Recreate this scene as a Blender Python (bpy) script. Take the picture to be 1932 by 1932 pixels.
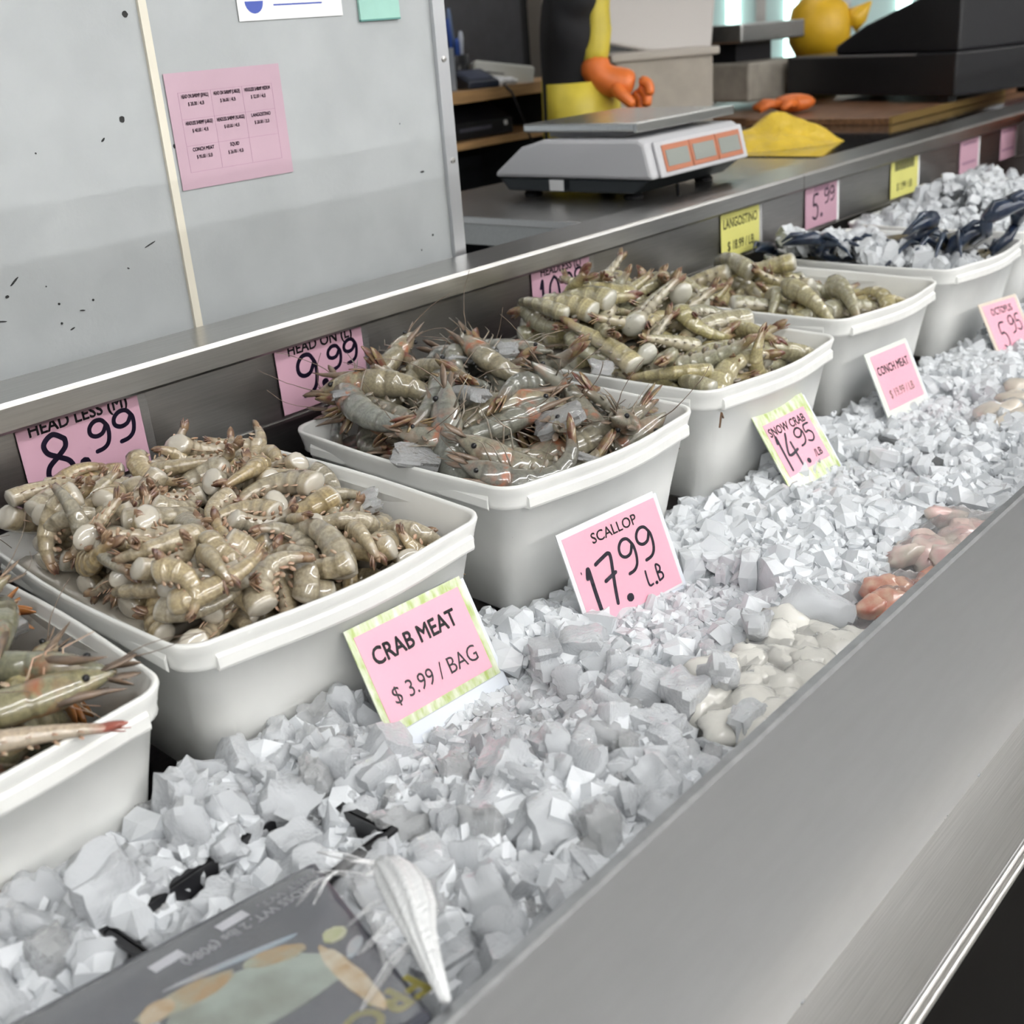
import bpy, math, random
import numpy as np
from mathutils import Matrix, Vector, Euler, noise as mnoise

for o in list(bpy.data.objects):
    bpy.data.objects.remove(o)
SC = bpy.context.scene
COL = SC.collection
R = math.radians

# ------------------------------------------------------------------ camera
YAW, PITCH, ROLL, FPX = R(42.3), R(22.25), R(4.64), 2230.0
fw = Vector((math.cos(PITCH) * math.cos(YAW), math.cos(PITCH) * math.sin(YAW), -math.sin(PITCH)))
rt = Vector((math.sin(YAW), -math.cos(YAW), 0))
dn = fw.cross(rt)
rt, dn = math.cos(ROLL) * rt + math.sin(ROLL) * dn, -math.sin(ROLL) * rt + math.cos(ROLL) * dn
cam = bpy.data.cameras.new('camera')
cam.sensor_width = 36
cam.lens = FPX / 1932 * 36
cam.clip_start = 0.02
cam.dof.use_dof = True
cam.dof.focus_distance = 1.42
cam.dof.aperture_fstop = 6.0
CAM = bpy.data.objects.new('camera', cam)
COL.objects.link(CAM)
CAM.matrix_world = Matrix.Translation((0, 0, 1.5)) @ Matrix((rt, -dn, -fw)).transposed().to_4x4()
SC.camera = CAM

# ------------------------------------------------------------------ world, light, exposure
W = bpy.data.worlds.new('world')
SC.world = W
W.use_nodes = True
W.node_tree.nodes['Background'].inputs[0].default_value = (0.86, 0.93, 1.0, 1)
W.node_tree.nodes['Background'].inputs[1].default_value = 0.9
SC.view_settings.view_transform = 'Standard'
SC.view_settings.look = 'None'
SC.view_settings.gamma = 1
SC.view_settings.use_curve_mapping = False
SC.view_settings.exposure = -0.4
cy = SC.cycles
cy.use_denoising = True
cy.max_bounces = 7
cy.diffuse_bounces = 4
cy.glossy_bounces = 2
cy.transmission_bounces = 4
cy.transparent_max_bounces = 8
cy.caustics_reflective = False
cy.caustics_refractive = False
cy.sample_clamp_indirect = 4.0
cy.use_adaptive_sampling = True
cy.adaptive_threshold = 0.15
cy.adaptive_min_samples = 14


def area(name, loc, rot, sx, sy, power, color=(1, 1, 1)):
    l = bpy.data.lights.new(name, 'AREA')
    l.shape = 'RECTANGLE'
    l.size, l.size_y, l.energy, l.color = sx, sy, power, color
    o = bpy.data.objects.new(name, l)
    o.location, o.rotation_euler = loc, rot
    COL.objects.link(o)
    return o


# ------------------------------------------------------------------ material helpers
MATS = {}


def ramp(nt, fac, stops):
    n = nt.nodes.new('ShaderNodeValToRGB')
    el = n.color_ramp.elements
    while len(el) < len(stops):
        el.new(0.5)
    for e, (p, c) in zip(el, stops):
        e.position = p
        e.color = (*c, 1) if len(c) == 3 else c
    nt.links.new(fac, n.inputs[0])
    return n.outputs[0]


def noisetex(nt, scale, detail=3, coord='Object', stretch=None, rough=0.5):
    tc = nt.nodes.new('ShaderNodeTexCoord')
    src = tc.outputs[coord]
    if stretch:
        mp = nt.nodes.new('ShaderNodeMapping')
        mp.inputs['Scale'].default_value = stretch
        nt.links.new(src, mp.inputs[0])
        src = mp.outputs[0]
    n = nt.nodes.new('ShaderNodeTexNoise')
    n.inputs['Scale'].default_value = scale
    n.inputs['Detail'].default_value = detail
    n.inputs['Roughness'].default_value = rough
    nt.links.new(src, n.inputs['Vector'])
    return n.outputs['Fac']


def bump(nt, height, strength, dist=0.002):
    b = nt.nodes.new('ShaderNodeBump')
    b.inputs['Strength'].default_value = strength
    b.inputs['Distance'].default_value = dist
    nt.links.new(height, b.inputs['Height'])
    p = nt.nodes['Principled BSDF']
    nt.links.new(b.outputs[0], p.inputs['Normal'])


def mixc(nt, fac, a, b, mode='MIX'):
    m = nt.nodes.new('ShaderNodeMix')
    m.data_type = 'RGBA'
    m.blend_type = mode
    for s, v in ((0, fac), (6, a), (7, b)):
        if hasattr(v, 'is_output') or hasattr(v, 'links'):
            nt.links.new(v, m.inputs[s])
        else:
            m.inputs[s].default_value = v if s == 0 else (*v, 1)
    return m.outputs[2]


def math_(nt, op, a, b=None):
    m = nt.nodes.new('ShaderNodeMath')
    m.operation = op
    for i, v in enumerate((a, b)):
        if v is None:
            continue
        if hasattr(v, 'links'):
            nt.links.new(v, m.inputs[i])
        else:
            m.inputs[i].default_value = v
    return m.outputs[0]


def mat(name, c=(0.8, 0.8, 0.8), rough=0.5, metal=0.0, var=0.0, vscale=20, vstretch=None, bmp=0.0, bscale=60,
        bstretch=None, bdist=0.002, coat=0.0, sss=0.0, trans=0.0, ior=None, alpha=1.0, emit=0.0, c2=None, spec=None):
    if name in MATS:
        return MATS[name]
    m = bpy.data.materials.new(name)
    m.use_nodes = True
    nt = m.node_tree
    p = nt.nodes['Principled BSDF']
    p.inputs['Base Color'].default_value = (*c, 1)
    p.inputs['Roughness'].default_value = rough
    p.inputs['Metallic'].default_value = metal
    if coat:
        p.inputs['Coat Weight'].default_value = coat
        p.inputs['Coat Roughness'].default_value = 0.08
    if sss and False:
        p.inputs['Subsurface Weight'].default_value = sss
        p.inputs['Subsurface Radius'].default_value = (0.02, 0.02, 0.018)
        p.inputs['Subsurface Scale'].default_value = 1.0
    if trans:
        p.inputs['Transmission Weight'].default_value = trans
    if ior:
        p.inputs['IOR'].default_value = ior
    if spec is not None:
        p.inputs['Specular IOR Level'].default_value = spec
    if alpha < 1:
        p.inputs['Alpha'].default_value = alpha
    if emit:
        p.inputs['Emission Color'].default_value = (*c, 1)
        p.inputs['Emission Strength'].default_value = emit
        m.cycles.emission_sampling = 'NONE'
    if var or c2:
        f = noisetex(nt, vscale, 4, stretch=vstretch)
        d = c2 or tuple(x * (1 - var) for x in c)
        u = c if c2 else tuple(min(1, x * (1 + var)) for x in c)
        nt.links.new(ramp(nt, f, [(0.35, d), (0.65, u)]), p.inputs['Base Color'])
    if bmp:
        bump(nt, noisetex(nt, bscale, 4, stretch=bstretch), bmp, bdist)
    MATS[name] = m
    return m


def steel(name, c, rough, stretch, var=0.06, bmp=0.08):
    return mat(name, c, rough, 1.0, var=var, vscale=14, vstretch=stretch, bmp=bmp, bscale=90, bstretch=stretch, bdist=0.0006)


def film_mat(name, tint=(1, 1, 1), opac=0.02, rough=0.08, bmp=0.6, bscale=40, ior=1.14):
    """clear plastic film: mostly transparent with a glossy sheen"""
    if name in MATS:
        return MATS[name]
    m = bpy.data.materials.new(name)
    m.use_nodes = True
    nt = m.node_tree
    p = nt.nodes['Principled BSDF']
    p.inputs['Base Color'].default_value = (*tint, 1)
    p.inputs['Roughness'].default_value = rough
    p.inputs['IOR'].default_value = 1.5
    t = nt.nodes.new('ShaderNodeBsdfTransparent')
    mx = nt.nodes.new('ShaderNodeMixShader')
    fr = nt.nodes.new('ShaderNodeFresnel')
    fr.inputs[0].default_value = ior
    ad = math_(nt, 'ADD', fr.outputs[0], opac)
    nt.links.new(ad, mx.inputs[0])
    nt.links.new(t.outputs[0], mx.inputs[1])
    nt.links.new(p.outputs[0], mx.inputs[2])
    nt.links.new(mx.outputs[0], nt.nodes['Material Output'].inputs[0])
    if bmp:
        bump(nt, noisetex(nt, bscale, 3), bmp, 0.004)
    MATS[name] = m
    return m


def uv_u(nt):
    tc = nt.nodes.new('ShaderNodeTexCoord')
    s = nt.nodes.new('ShaderNodeSeparateXYZ')
    nt.links.new(tc.outputs['UV'], s.inputs[0])
    return s.outputs[0], s.outputs[1]


def shrimp_mat(name, cols, cut=None, head=None, belly=(0.5, 0.44, 0.34), tail=(0.24, 0.13, 0.07), nseg=6, band=0.45):
    """wet translucent shell: colour by individual, darker bands at the plate edges, pale cut end or head patch"""
    m = bpy.data.materials.new(name)
    m.use_nodes = True
    nt = m.node_tree
    L = nt.links
    p = nt.nodes['Principled BSDF']
    oi = nt.nodes.new('ShaderNodeObjectInfo')
    base = ramp(nt, oi.outputs['Random'], [(i / max(1, len(cols) - 1), c) for i, c in enumerate(cols)])
    u, v = uv_u(nt)
    sp = noisetex(nt, 300, 3)
    base = mixc(nt, 0.5, base, ramp(nt, sp, [(0.35, (0.45, 0.42, 0.38)), (0.65, (1.1, 1.08, 1.0))]), 'MULTIPLY')
    # plate edges
    fr = math_(nt, 'FRACT', math_(nt, 'MULTIPLY', u, float(nseg)))
    edge = ramp(nt, fr, [(0.0, (0.55, 0.5, 0.44)), (0.1, (1, 1, 1)), (0.72, (1, 1, 1)), (0.86, (1.5, 1.5, 1.45)), (0.97, (0.5, 0.45, 0.4))])
    base = mixc(nt, band, base, edge, 'MULTIPLY')
    # belly lighter (v around the section, 0.5 = belly)
    bel = ramp(nt, v, [(0.28, (0, 0, 0)), (0.46, (1, 1, 1)), (0.54, (1, 1, 1)), (0.72, (0, 0, 0))])
    base = mixc(nt, math_(nt, 'MULTIPLY', bel, 0.6), base, belly)
    tl = ramp(nt, u, [(0.86, (0, 0, 0)), (1.0, (1, 1, 1))])
    base = mixc(nt, math_(nt, 'MULTIPLY', tl, 0.7), base, tail)
    if cut:
        ct = ramp(nt, u, [(0.0, (1, 1, 1)), (0.035, (1, 1, 1)), (0.075, (0, 0, 0))])
        base = mixc(nt, math_(nt, 'MULTIPLY', ct, 0.85), base, cut)
    if head:
        hd = ramp(nt, u, [(0.0, (0.5, 0.5, 0.5)), (0.05, (0.2, 0.2, 0.2)), (0.22, (0.15, 0.15, 0.15)), (0.3, (1, 1, 1)), (0.36, (0, 0, 0))])
        hn = ramp(nt, noisetex(nt, 55, 2), [(0.48, (0, 0, 0)), (0.62, (1, 1, 1))])
        base = mixc(nt, math_(nt, 'MULTIPLY', hd, hn), base, head)
    L.new(base, p.inputs['Base Color'])
    p.inputs['Roughness'].default_value = 0.3
    p.inputs['Coat Weight'].default_value = 0.9
    p.inputs['Coat Roughness'].default_value = 0.06
    p.inputs['Coat IOR'].default_value = 1.75
    bump(nt, noisetex(nt, 120, 3), 0.12, 0.002)
    return m


def ice_mat(name, see=0.3, tint=(0.95, 0.965, 0.98), bscale=3.2, bdist=0.12, refract=False):
    """cloudy wet ice: white body that lets part of the light straight through, glossy rippled skin"""
    m = bpy.data.materials.new(name)
    m.use_nodes = True
    nt = m.node_tree
    L = nt.links
    nt.nodes.remove(nt.nodes['Principled BSDF'])

    def mix(f, a, b):
        x = nt.nodes.new('ShaderNodeMixShader')
        if hasattr(f, 'links'):
            L.new(f, x.inputs[0])
        else:
            x.inputs[0].default_value = f
        L.new(a.outputs[0], x.inputs[1])
        L.new(b.outputs[0], x.inputs[2])
        return x
    df = nt.nodes.new('ShaderNodeBsdfDiffuse')
    gl = nt.nodes.new('ShaderNodeBsdfGlossy')
    if refract:
        tp = nt.nodes.new('ShaderNodeBsdfRefraction')
        tp.inputs['IOR'].default_value = 1.25
        tp.inputs['Roughness'].default_value = 0.03
    else:
        tp = nt.nodes.new('ShaderNodeBsdfTransparent')
    tp.inputs['Color'].default_value = (0.985, 0.99, 0.995, 1)
    df.inputs[0].default_value = (*tint, 1)
    gl.inputs['Roughness'].default_value = 0.05
    fr = nt.nodes.new('ShaderNodeFresnel')
    fr.inputs[0].default_value = 1.42
    out = mix(math_(nt, 'ADD', fr.outputs[0], 0.015), mix(see, df, tp) if see else df, gl)
    L.new(out.outputs[0], nt.nodes['Material Output'].inputs[0])
    b = nt.nodes.new('ShaderNodeBump')
    b.inputs['Strength'].default_value = 0.5
    b.inputs['Distance'].default_value = bdist
    L.new(noisetex(nt, bscale, 4, rough=0.6), b.inputs['Height'])
    for n in (gl, fr):
        L.new(b.outputs[0], n.inputs['Normal'])
    return m


M_STEEL = steel('brushed_steel', (0.55, 0.54, 0.52), 0.28, (1, 25, 25))
M_STEEL_D = steel('dark_brushed_steel', (0.42, 0.41, 0.40), 0.33, (1.2, 18, 30))
M_FRONT = steel('front_sheet_steel', (0.63, 0.64, 0.66), 0.3, (1, 6, 6), var=0.015, bmp=0.0)
M_LEDGE = steel('ledge_steel', (0.50, 0.485, 0.46), 0.36, (0.6, 60, 60), var=0.08, bmp=0.1)
M_TUB = mat('tub_plastic', (0.88, 0.88, 0.85), 0.35, sss=0.25, var=0.04, vscale=9, bmp=0.06, bscale=25)
M_BLACK = mat('black_plastic', (0.012, 0.012, 0.014), 0.35)
M_DARK = mat('dark_panel', (0.03, 0.03, 0.034), 0.5, var=0.1)
M_INK = mat('black_ink', (0.012, 0.01, 0.016), 0.5)
M_MARK = mat('marker_ink', (0.014, 0.008, 0.03), 0.4)
M_PINK = mat('pink_paper', (0.84, 0.43, 0.53), 0.45, var=0.03, vscale=8)
M_PINK_T = mat('pink_paper_faded', (0.60, 0.36, 0.45), 0.5, var=0.03, vscale=8)
M_YELP = mat('yellow_paper', (0.75, 0.72, 0.22), 0.5, var=0.04, vscale=8)
M_WHITE = mat('white_plastic', (0.8, 0.8, 0.8), 0.4)
M_ACRY = mat('sign_back_plastic', (0.72, 0.76, 0.82), 0.3, sss=0.2)
M_ALGAE = mat('stained_sleeve_rim', (0.74, 0.77, 0.66), 0.25, c2=(0.42, 0.52, 0.16), vscale=34, vstretch=(3, 1, 1), coat=0.6)
M_FILM = film_mat('clear_film')


# ------------------------------------------------------------------ mesh helpers
class MB:
    def __init__(s):
        s.v, s.f, s.uv = [], [], {}

    def add(s, v, f, M=None):
        o = len(s.v)
        s.v += [tuple(M @ Vector(p)) if M else tuple(p) for p in v]
        s.f += [tuple(i + o for i in q) for q in f]
        return s

    def box(s, x0, x1, y0, y1, z0, z1, M=None):
        return s.add([(x0, y0, z0), (x1, y0, z0), (x1, y1, z0), (x0, y1, z0), (x0, y0, z1), (x1, y0, z1), (x1, y1, z1), (x0, y1, z1)],
                     [(0, 3, 2, 1), (4, 5, 6, 7), (0, 1, 5, 4), (1, 2, 6, 5), (2, 3, 7, 6), (3, 0, 4, 7)], M)

    def prism(s, poly, a, b, axis='x', M=None):
        """poly: list of 2-D points, extruded along axis from a to b"""
        n = len(poly)

        def P(q, t):
            return {'x': (t, q[0], q[1]), 'y': (q[0], t, q[1]), 'z': (q[0], q[1], t)}[axis]
        v = [P(q, a) for q in poly] + [P(q, b) for q in poly]
        f = [tuple(range(n))[::-1], tuple(range(n, 2 * n))] + [(i, (i + 1) % n, n + (i + 1) % n, n + i) for i in range(n)]
        return s.add(v, f, M)

    def tube(s, pts, rad, n=8, cap=True, M=None):
        pts = [Vector(p) for p in pts]
        if not hasattr(rad, '__len__'):
            rad = [rad] * len(pts)
        v, f = [], []
        up = Vector((0, 0, 1))
        for i, p in enumerate(pts):
            d = (pts[min(i + 1, len(pts) - 1)] - pts[max(i - 1, 0)]).normalized()
            if abs(d.dot(up)) > 0.95:
                up = Vector((1, 0, 0)) if abs(d.x) < 0.9 else Vector((0, 1, 0))
            a = d.cross(up).normalized()
            b = a.cross(d)
            up = b
            for k in range(n):
                t = 2 * math.pi * k / n
                v.append(p + rad[i] * (math.cos(t) * a + math.sin(t) * b))
        for i in range(len(pts) - 1):
            for k in range(n):
                f.append((i * n + k, i * n + (k + 1) % n, (i + 1) * n + (k + 1) % n, (i + 1) * n + k))
        if cap:
            f.append(tuple(range(n))[::-1])
            f.append(tuple(range((len(pts) - 1) * n, len(pts) * n)))
        return s.add(v, f, M)

    def lathe(s, prof, n=20, M=None):
        v, f = [], []
        for r, z in prof:
            for k in range(n):
                t = 2 * math.pi * k / n
                v.append((r * math.cos(t), r * math.sin(t), z))
        for i in range(len(prof) - 1):
            for k in range(n):
                f.append((i * n + k, i * n + (k + 1) % n, (i + 1) * n + (k + 1) % n, (i + 1) * n + k))
        f.append(tuple(range(n))[::-1])
        f.append(tuple(range((len(prof) - 1) * n, len(prof) * n)))
        return s.add(v, f, M)

    def ball(s, c, r, n=10, m=7, M=None):
        if not hasattr(r, '__len__'):
            r = (r, r, r)
        prof = [(max(1e-4, math.sin(math.pi * i / m)), -math.cos(math.pi * i / m)) for i in range(m + 1)]
        T = Matrix.Translation(c) @ Matrix.Diagonal((*r, 1))
        return s.lathe(prof, n, (M @ T) if M else T)

    def mesh(s, name, m, smooth=False):
        me = bpy.data.meshes.new(name)
        me.from_pydata(s.v, [], s.f)
        me.update()
        if m:
            me.materials.append(m)
        if smooth:
            me.polygons.foreach_set('use_smooth', [True] * len(me.polygons))
        return me

    def obj(s, name, m, parent=None, smooth=False, bevel=0.0, **k):
        return link(name, s.mesh(name, m, smooth), parent, bevel=bevel, **k)


def link(name, me, parent=None, label=None, cat=None, group=None, kind=None, M=None, bevel=0.0):
    o = bpy.data.objects.new(name, me)
    COL.objects.link(o)
    if parent:
        o.parent = parent
    if M is not None:
        o.matrix_basis = M
    if bevel:
        b = o.modifiers.new('bevel', 'BEVEL')
        b.width, b.segments, b.limit_method, b.angle_limit = bevel, 2, 'ANGLE', R(40)
        b.harden_normals = False
    tag(o, label, cat, group, kind)
    return o


def tag(o, label=None, cat=None, group=None, kind=None):
    for k, v in (('label', label), ('category', cat), ('group', group), ('kind', kind)):
        if v:
            o[k] = v
    return o


def thing(name, label, cat, M=None, group=None):
    o = bpy.data.objects.new(name, None)
    o.empty_display_size = 0.02
    COL.objects.link(o)
    if M is not None:
        o.matrix_basis = M
    return tag(o, label, cat, group)


def box(name, m, x0, x1, y0, y1, z0, z1, parent=None, bevel=0.0, **k):
    return MB().box(x0, x1, y0, y1, z0, z1).obj(name, m, parent, bevel=bevel, **k)


def xf(loc, rx=0, ry=0, rz=0):
    return Matrix.Translation(loc) @ Euler((R(rx), R(ry), R(rz))).to_matrix().to_4x4()


def text(s, size, m, parent, x, y, z=0.0, align='CENTER', sx=1.0, bold=0.0, rot=0.0, shear=0.0, name='lettering', fit=None):
    c = bpy.data.curves.new(name, 'FONT')
    c.body, c.size, c.align_x, c.align_y = s, size, align, 'CENTER'
    c.shear, c.resolution_u = shear, 3
    c.fill_mode = 'FRONT'
    c.materials.append(m)
    tmp = bpy.data.objects.new(name, c)
    me = bpy.data.meshes.new_from_object(tmp)
    me.name = name
    if fit:
        xs = [v.co.x for v in me.vertices]
        sx = fit / (max(xs) - min(xs))
    if bold:
        vs = [v.co.copy() for v in me.vertices]
        fs = [tuple(p.vertices) for p in me.polygons]
        mb = MB()
        for dx, dy in ((-bold, 0), (bold, 0), (0, bold), (0, -bold), (bold, bold), (-bold, -bold)):
            mb.add([(v.x + dx, v.y + dy, v.z) for v in vs], fs)
        bpy.data.meshes.remove(me)
        me = mb.mesh(name, m)
    bpy.data.objects.remove(tmp)
    bpy.data.curves.remove(c)
    o = bpy.data.objects.new(name, me)
    COL.objects.link(o)
    o.parent = parent
    o.matrix_basis = Matrix.Translation((x, y, z)) @ Matrix.Rotation(R(rot), 4, 'Z') @ Matrix.Diagonal((sx, 1, 1, 1))
    return o


GLY = {
    '0': [[(.5, 1), (.18, .8), (.1, .45), (.25, .08), (.5, 0), (.78, .12), (.88, .5), (.75, .88), (.5, 1)]],
    '1': [[(.35, .82), (.52, 1), (.5, .5), (.5, 0)]],
    '3': [[(.15, .88), (.5, 1), (.82, .8), (.68, .58), (.4, .52), (.75, .42), (.85, .2), (.5, 0), (.12, .12)]],
    '4': [[(.55, 1), (.12, .42), (.85, .46)], [(.62, .72), (.66, 0)]],
    '5': [[(.85, 1), (.3, .97), (.22, .58), (.55, .6), (.82, .4), (.75, .12), (.45, 0), (.12, .1)]],
    '7': [[(.1, .92), (.45, .98), (.85, 1), (.72, .6), (.6, .3), (.5, 0)], [(.3, .52), (.85, .6)]],
    '8': [[(.8, .84), (.5, 1), (.2, .86), (.24, .66), (.5, .52), (.8, .36), (.84, .14), (.5, 0), (.15, .14), (.2, .36), (.5, .52), (.77, .68), (.8, .84)]],
    '9': [[(.84, .78), (.66, .98), (.36, 1), (.12, .84), (.1, .62), (.32, .5), (.62, .55), (.84, .78), (.88, .5), (.78, .2), (.55, .04), (.22, .0)]],
    '.': [[(.45, .04), (.55, .04)]],
    'L': [[(.25, 1), (.2, .1), (.75, .05)]],
    'B': [[(.2, 0), (.25, 1), (.7, .85), (.6, .58), (.28, .52), (.75, .4), (.75, .1), (.2, 0)]],
    '/': [[(.7, 1), (.3, 0)]],
    "'": [[(.5, 1), (.5, .8)]],
}


def smooth_line(p, k=4):
    p = [Vector((*q, 0)) for q in p]
    if len(p) < 3:
        return p
    out = []
    for i in range(len(p) - 1):
        a, b, c, d = p[max(i - 1, 0)], p[i], p[i + 1], p[min(i + 2, len(p) - 1)]
        for j in range(k):
            t = j / k
            out.append(0.5 * (2 * b + (c - a) * t + (2 * a - 5 * b + 4 * c - d) * t * t + (3 * b - a - 3 * c + d) * t ** 3))
    out.append(p[-1])
    return out


def marker(chars, parent, m=None, z=0.0009, name='marker_writing'):
    """chars: list of (char, x, y, w, h, stroke width): hand-written felt-pen strokes as flat ribbons"""
    mb = MB()
    for ch, x, y, w, h, sw in chars:
        for st in GLY[ch]:
            pts = [Vector((x + q.x * w, y + q.y * h, z)) for q in smooth_line(st)]
            for i in range(len(pts) - 1):
                d = (pts[i + 1] - pts[i])
                if d.length < 1e-7:
                    continue
                n = Vector((-d.y, d.x, 0)).normalized() * sw / 2
                mb.add([pts[i] + n, pts[i] - n, pts[i + 1] - n, pts[i + 1] + n], [(0, 1, 2, 3)])
            rr = sw * (0.9 if ch == '.' else 0.5)
            for q in pts:
                mb.add([q + rr * Vector((math.cos(t), math.sin(t), 0)) for t in [k * math.pi / 4 for k in range(8)]], [tuple(range(8))])
    return mb.obj(name, m or M_MARK, parent)


def cs(t):
    t = max(0.0, min(1.0, t))
    return t * t * (3 - 2 * t)


# ================================================================== STRUCTURE
# floor, ceiling, walls of the shop
box('floor', mat('floor_tile', (0.66, 0.65, 0.63), 0.4, var=0.1, vscale=3), -8, 12, -9, 8, -0.1, 0.0, kind='structure')
box('ceiling', mat('ceiling_white', (0.8, 0.8, 0.79), 0.8), -8, 12, -9, 8, 3.2, 3.3, kind='structure')
box('wall_right', mat('shop_wall', (0.45, 0.45, 0.44), 0.7), 11.6, 11.8, -9, 8, 0, 3.2, kind='structure')
box('wall_left', MATS['shop_wall'], -8, -7.8, -9, 8, 0, 3.2, kind='structure')
# unseen blocker added behind the camera: its top edge shades the panel wall's foot
box('wall_light_blocker', mat('light_blocker', (0.75, 0.74, 0.72), 0.6), -7, 9, -1.75, -1.5, 0, 1.9, kind='structure')

# ceiling strip lights
M_TUBE = mat('lamp_diffuser', (1.0, 0.99, 0.97), 0.4, emit=1.0)
M_LAMP = mat('lamp_body', (0.8, 0.8, 0.8), 0.4)


def strip_light(x, y, z, lx, ly, power, n):
    t = thing('ceiling_light', 'long white strip light in the shop ceiling, row %d from the counter' % n, 'ceiling light', Matrix.Translation((x, y, z)), 'ceiling strip lights')
    box('lamp_housing', M_LAMP, -lx / 2 - 0.03, lx / 2 + 0.03, -ly / 2 - 0.03, ly / 2 + 0.03, 0.0, 0.05, t)
    box('diffuser', M_TUBE, -lx / 2, lx / 2, -ly / 2, ly / 2, -0.02, 0.0, t)
    a = area('strip_lamp', (0, 0, -0.03), (0, 0, 0), lx, ly, power)
    a.parent = t


strip_light(1.5, -0.45, 3.1, 9.0, 0.3, 120, 1)
strip_light(3.0, 2.8, 3.1, 7.0, 0.3, 24, 2)
strip_light(1.5, -3.3, 3.1, 10.0, 0.3, 300, 3)
# two tube rows far back over the aisle: they light the panel wall almost head-on
for yy, nn in ((-6.3, 4), (-6.86, 5)):
    strip_light(1.5, yy, 2.95, 12.0, 0.07, 900, nn)

# ------------------------------------------------------------------ display counter (stainless steel)
ct = thing('display_counter', 'stainless steel iced display counter with raised rails', 'counter')
X0, X1 = -1.2, 6.0
# tilted front guard sheet with folded top edge
MB().prism([(0.365, 0.70), (0.433, 0.92), (0.440, 0.919), (0.372, 0.70)], X0, X1).obj('front_guard', M_FRONT, ct)
MB().prism([(0.4315, 0.9195), (0.4335, 0.9235), (0.4425, 0.9225), (0.4425, 0.9085), (0.4385, 0.9085)], X0, X1).obj('guard_hem', mat('hem_steel', (0.5, 0.51, 0.52), 0.42, 1.0, var=0.08, vscale=60), ct)
MB().prism([(0.290, 0.70), (0.365, 0.70), (0.365, 0.694), (0.290, 0.694)], X0, X1).obj('front_ledge', M_LEDGE, ct)
MB().tube([(X0, 0.287, 0.6965), (X1, 0.287, 0.6965)], 0.0045, 10).obj('ledge_bead', M_STEEL, ct, smooth=True)
MB().tube([(X0, 0.281, 0.6925), (X1, 0.281, 0.6925)], 0.0035, 10).obj('ledge_bead', M_STEEL, ct, smooth=True)
box('front_panel', mat('front_black', (0.010, 0.009, 0.008), 0.85, spec=0.08), X0, X1, 0.29, 0.33, 0.0, 0.69, ct)
box('tray_floor', M_STEEL_D, X0, X1, 0.37, 1.40, 0.66, 0.69, ct)
# caulk bead of frozen drops along the crease
cb = MB()
rg = random.Random(3)
for i in range(46):
    x = rg.uniform(0.3, 0.62) if i < 26 else rg.uniform(0.6, 2.0)
    r = rg.choice([0.0006, 0.0008, 0.0012, 0.0018]) if rg.random() < 0.85 else 0.0035
    cb.ball((x, 0.3655, 0.7005), (r * 2.2, r * 0.8, r), 7, 5)
cb.obj('ice_drops', mat('frozen_drop', (0.75, 0.77, 0.8), 0.1, trans=0.5, ior=1.31), ct, smooth=True, kind='stuff')
# back panel, seam highlight, lip rail
box('back_panel', M_STEEL_D, X0, X1, 1.340, 1.352, 1.0, 1.14, ct)
box('lower_back_panel', M_STEEL_D, X0, X1, 1.346, 1.358, 0.66, 0.9975, ct)
box('seam_highlight', M_STEEL, X0, X1, 1.337, 1.343, 0.9965, 1.0005, ct)  # brighter steel strip stands in for the highlight along the seam
MB().prism([(1.320, 1.106), (1.3165, 1.110), (1.3165, 1.137), (1.319, 1.1405), (1.3225, 1.1395), (1.3235, 1.142), (1.415, 1.145), (1.415, 1.128), (1.326, 1.128), (1.324, 1.106)], X0, X1).obj('lip_rail', M_STEEL, ct)
for xs in (2.52, 4.3):
    box('rail_joint', M_STEEL_D, xs, xs + 0.0015, 1.3155, 1.32, 1.108, 1.139, ct)

# ------------------------------------------------------------------ panel wall with trim, scuffs
wl = box('wall_back', mat('frp_panel', (0.41, 0.43, 0.435), 0.42, var=0.05, vscale=10, bmp=0.12, bscale=150), -1.5, 1.495, 1.44, 1.50, 0.0, 2.6, kind='structure')
box('trim_1', mat('trim_cream', (0.72, 0.68, 0.57), 0.5), 0.945, 0.957, 1.435, 1.44, 0.0, 2.6, kind='structure')
box('trim_2', mat('trim_alu', (0.62, 0.63, 0.65), 0.35, 0.8), 1.483, 1.510, 1.432, 1.51, 0.0, 2.6, kind='structure')
M_SCUFF = mat('scuff_black', (0.02, 0.02, 0.02), 0.7)


def scuff(x, z, r, rx=1.0, ang=0):
    pts = [(r * rx * math.cos(t) * random.Random(int(1e5 * x) + k).uniform(0.75, 1.15), r * math.sin(t)) for k, t in enumerate([i * math.pi / 5 for i in range(10)])]
    MB().prism(pts, -0.0006, 0.0, 'y', xf((x, 1.4398, z), 0, ang, 0)).obj('scuff_mark', M_SCUFF, wl)


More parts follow.
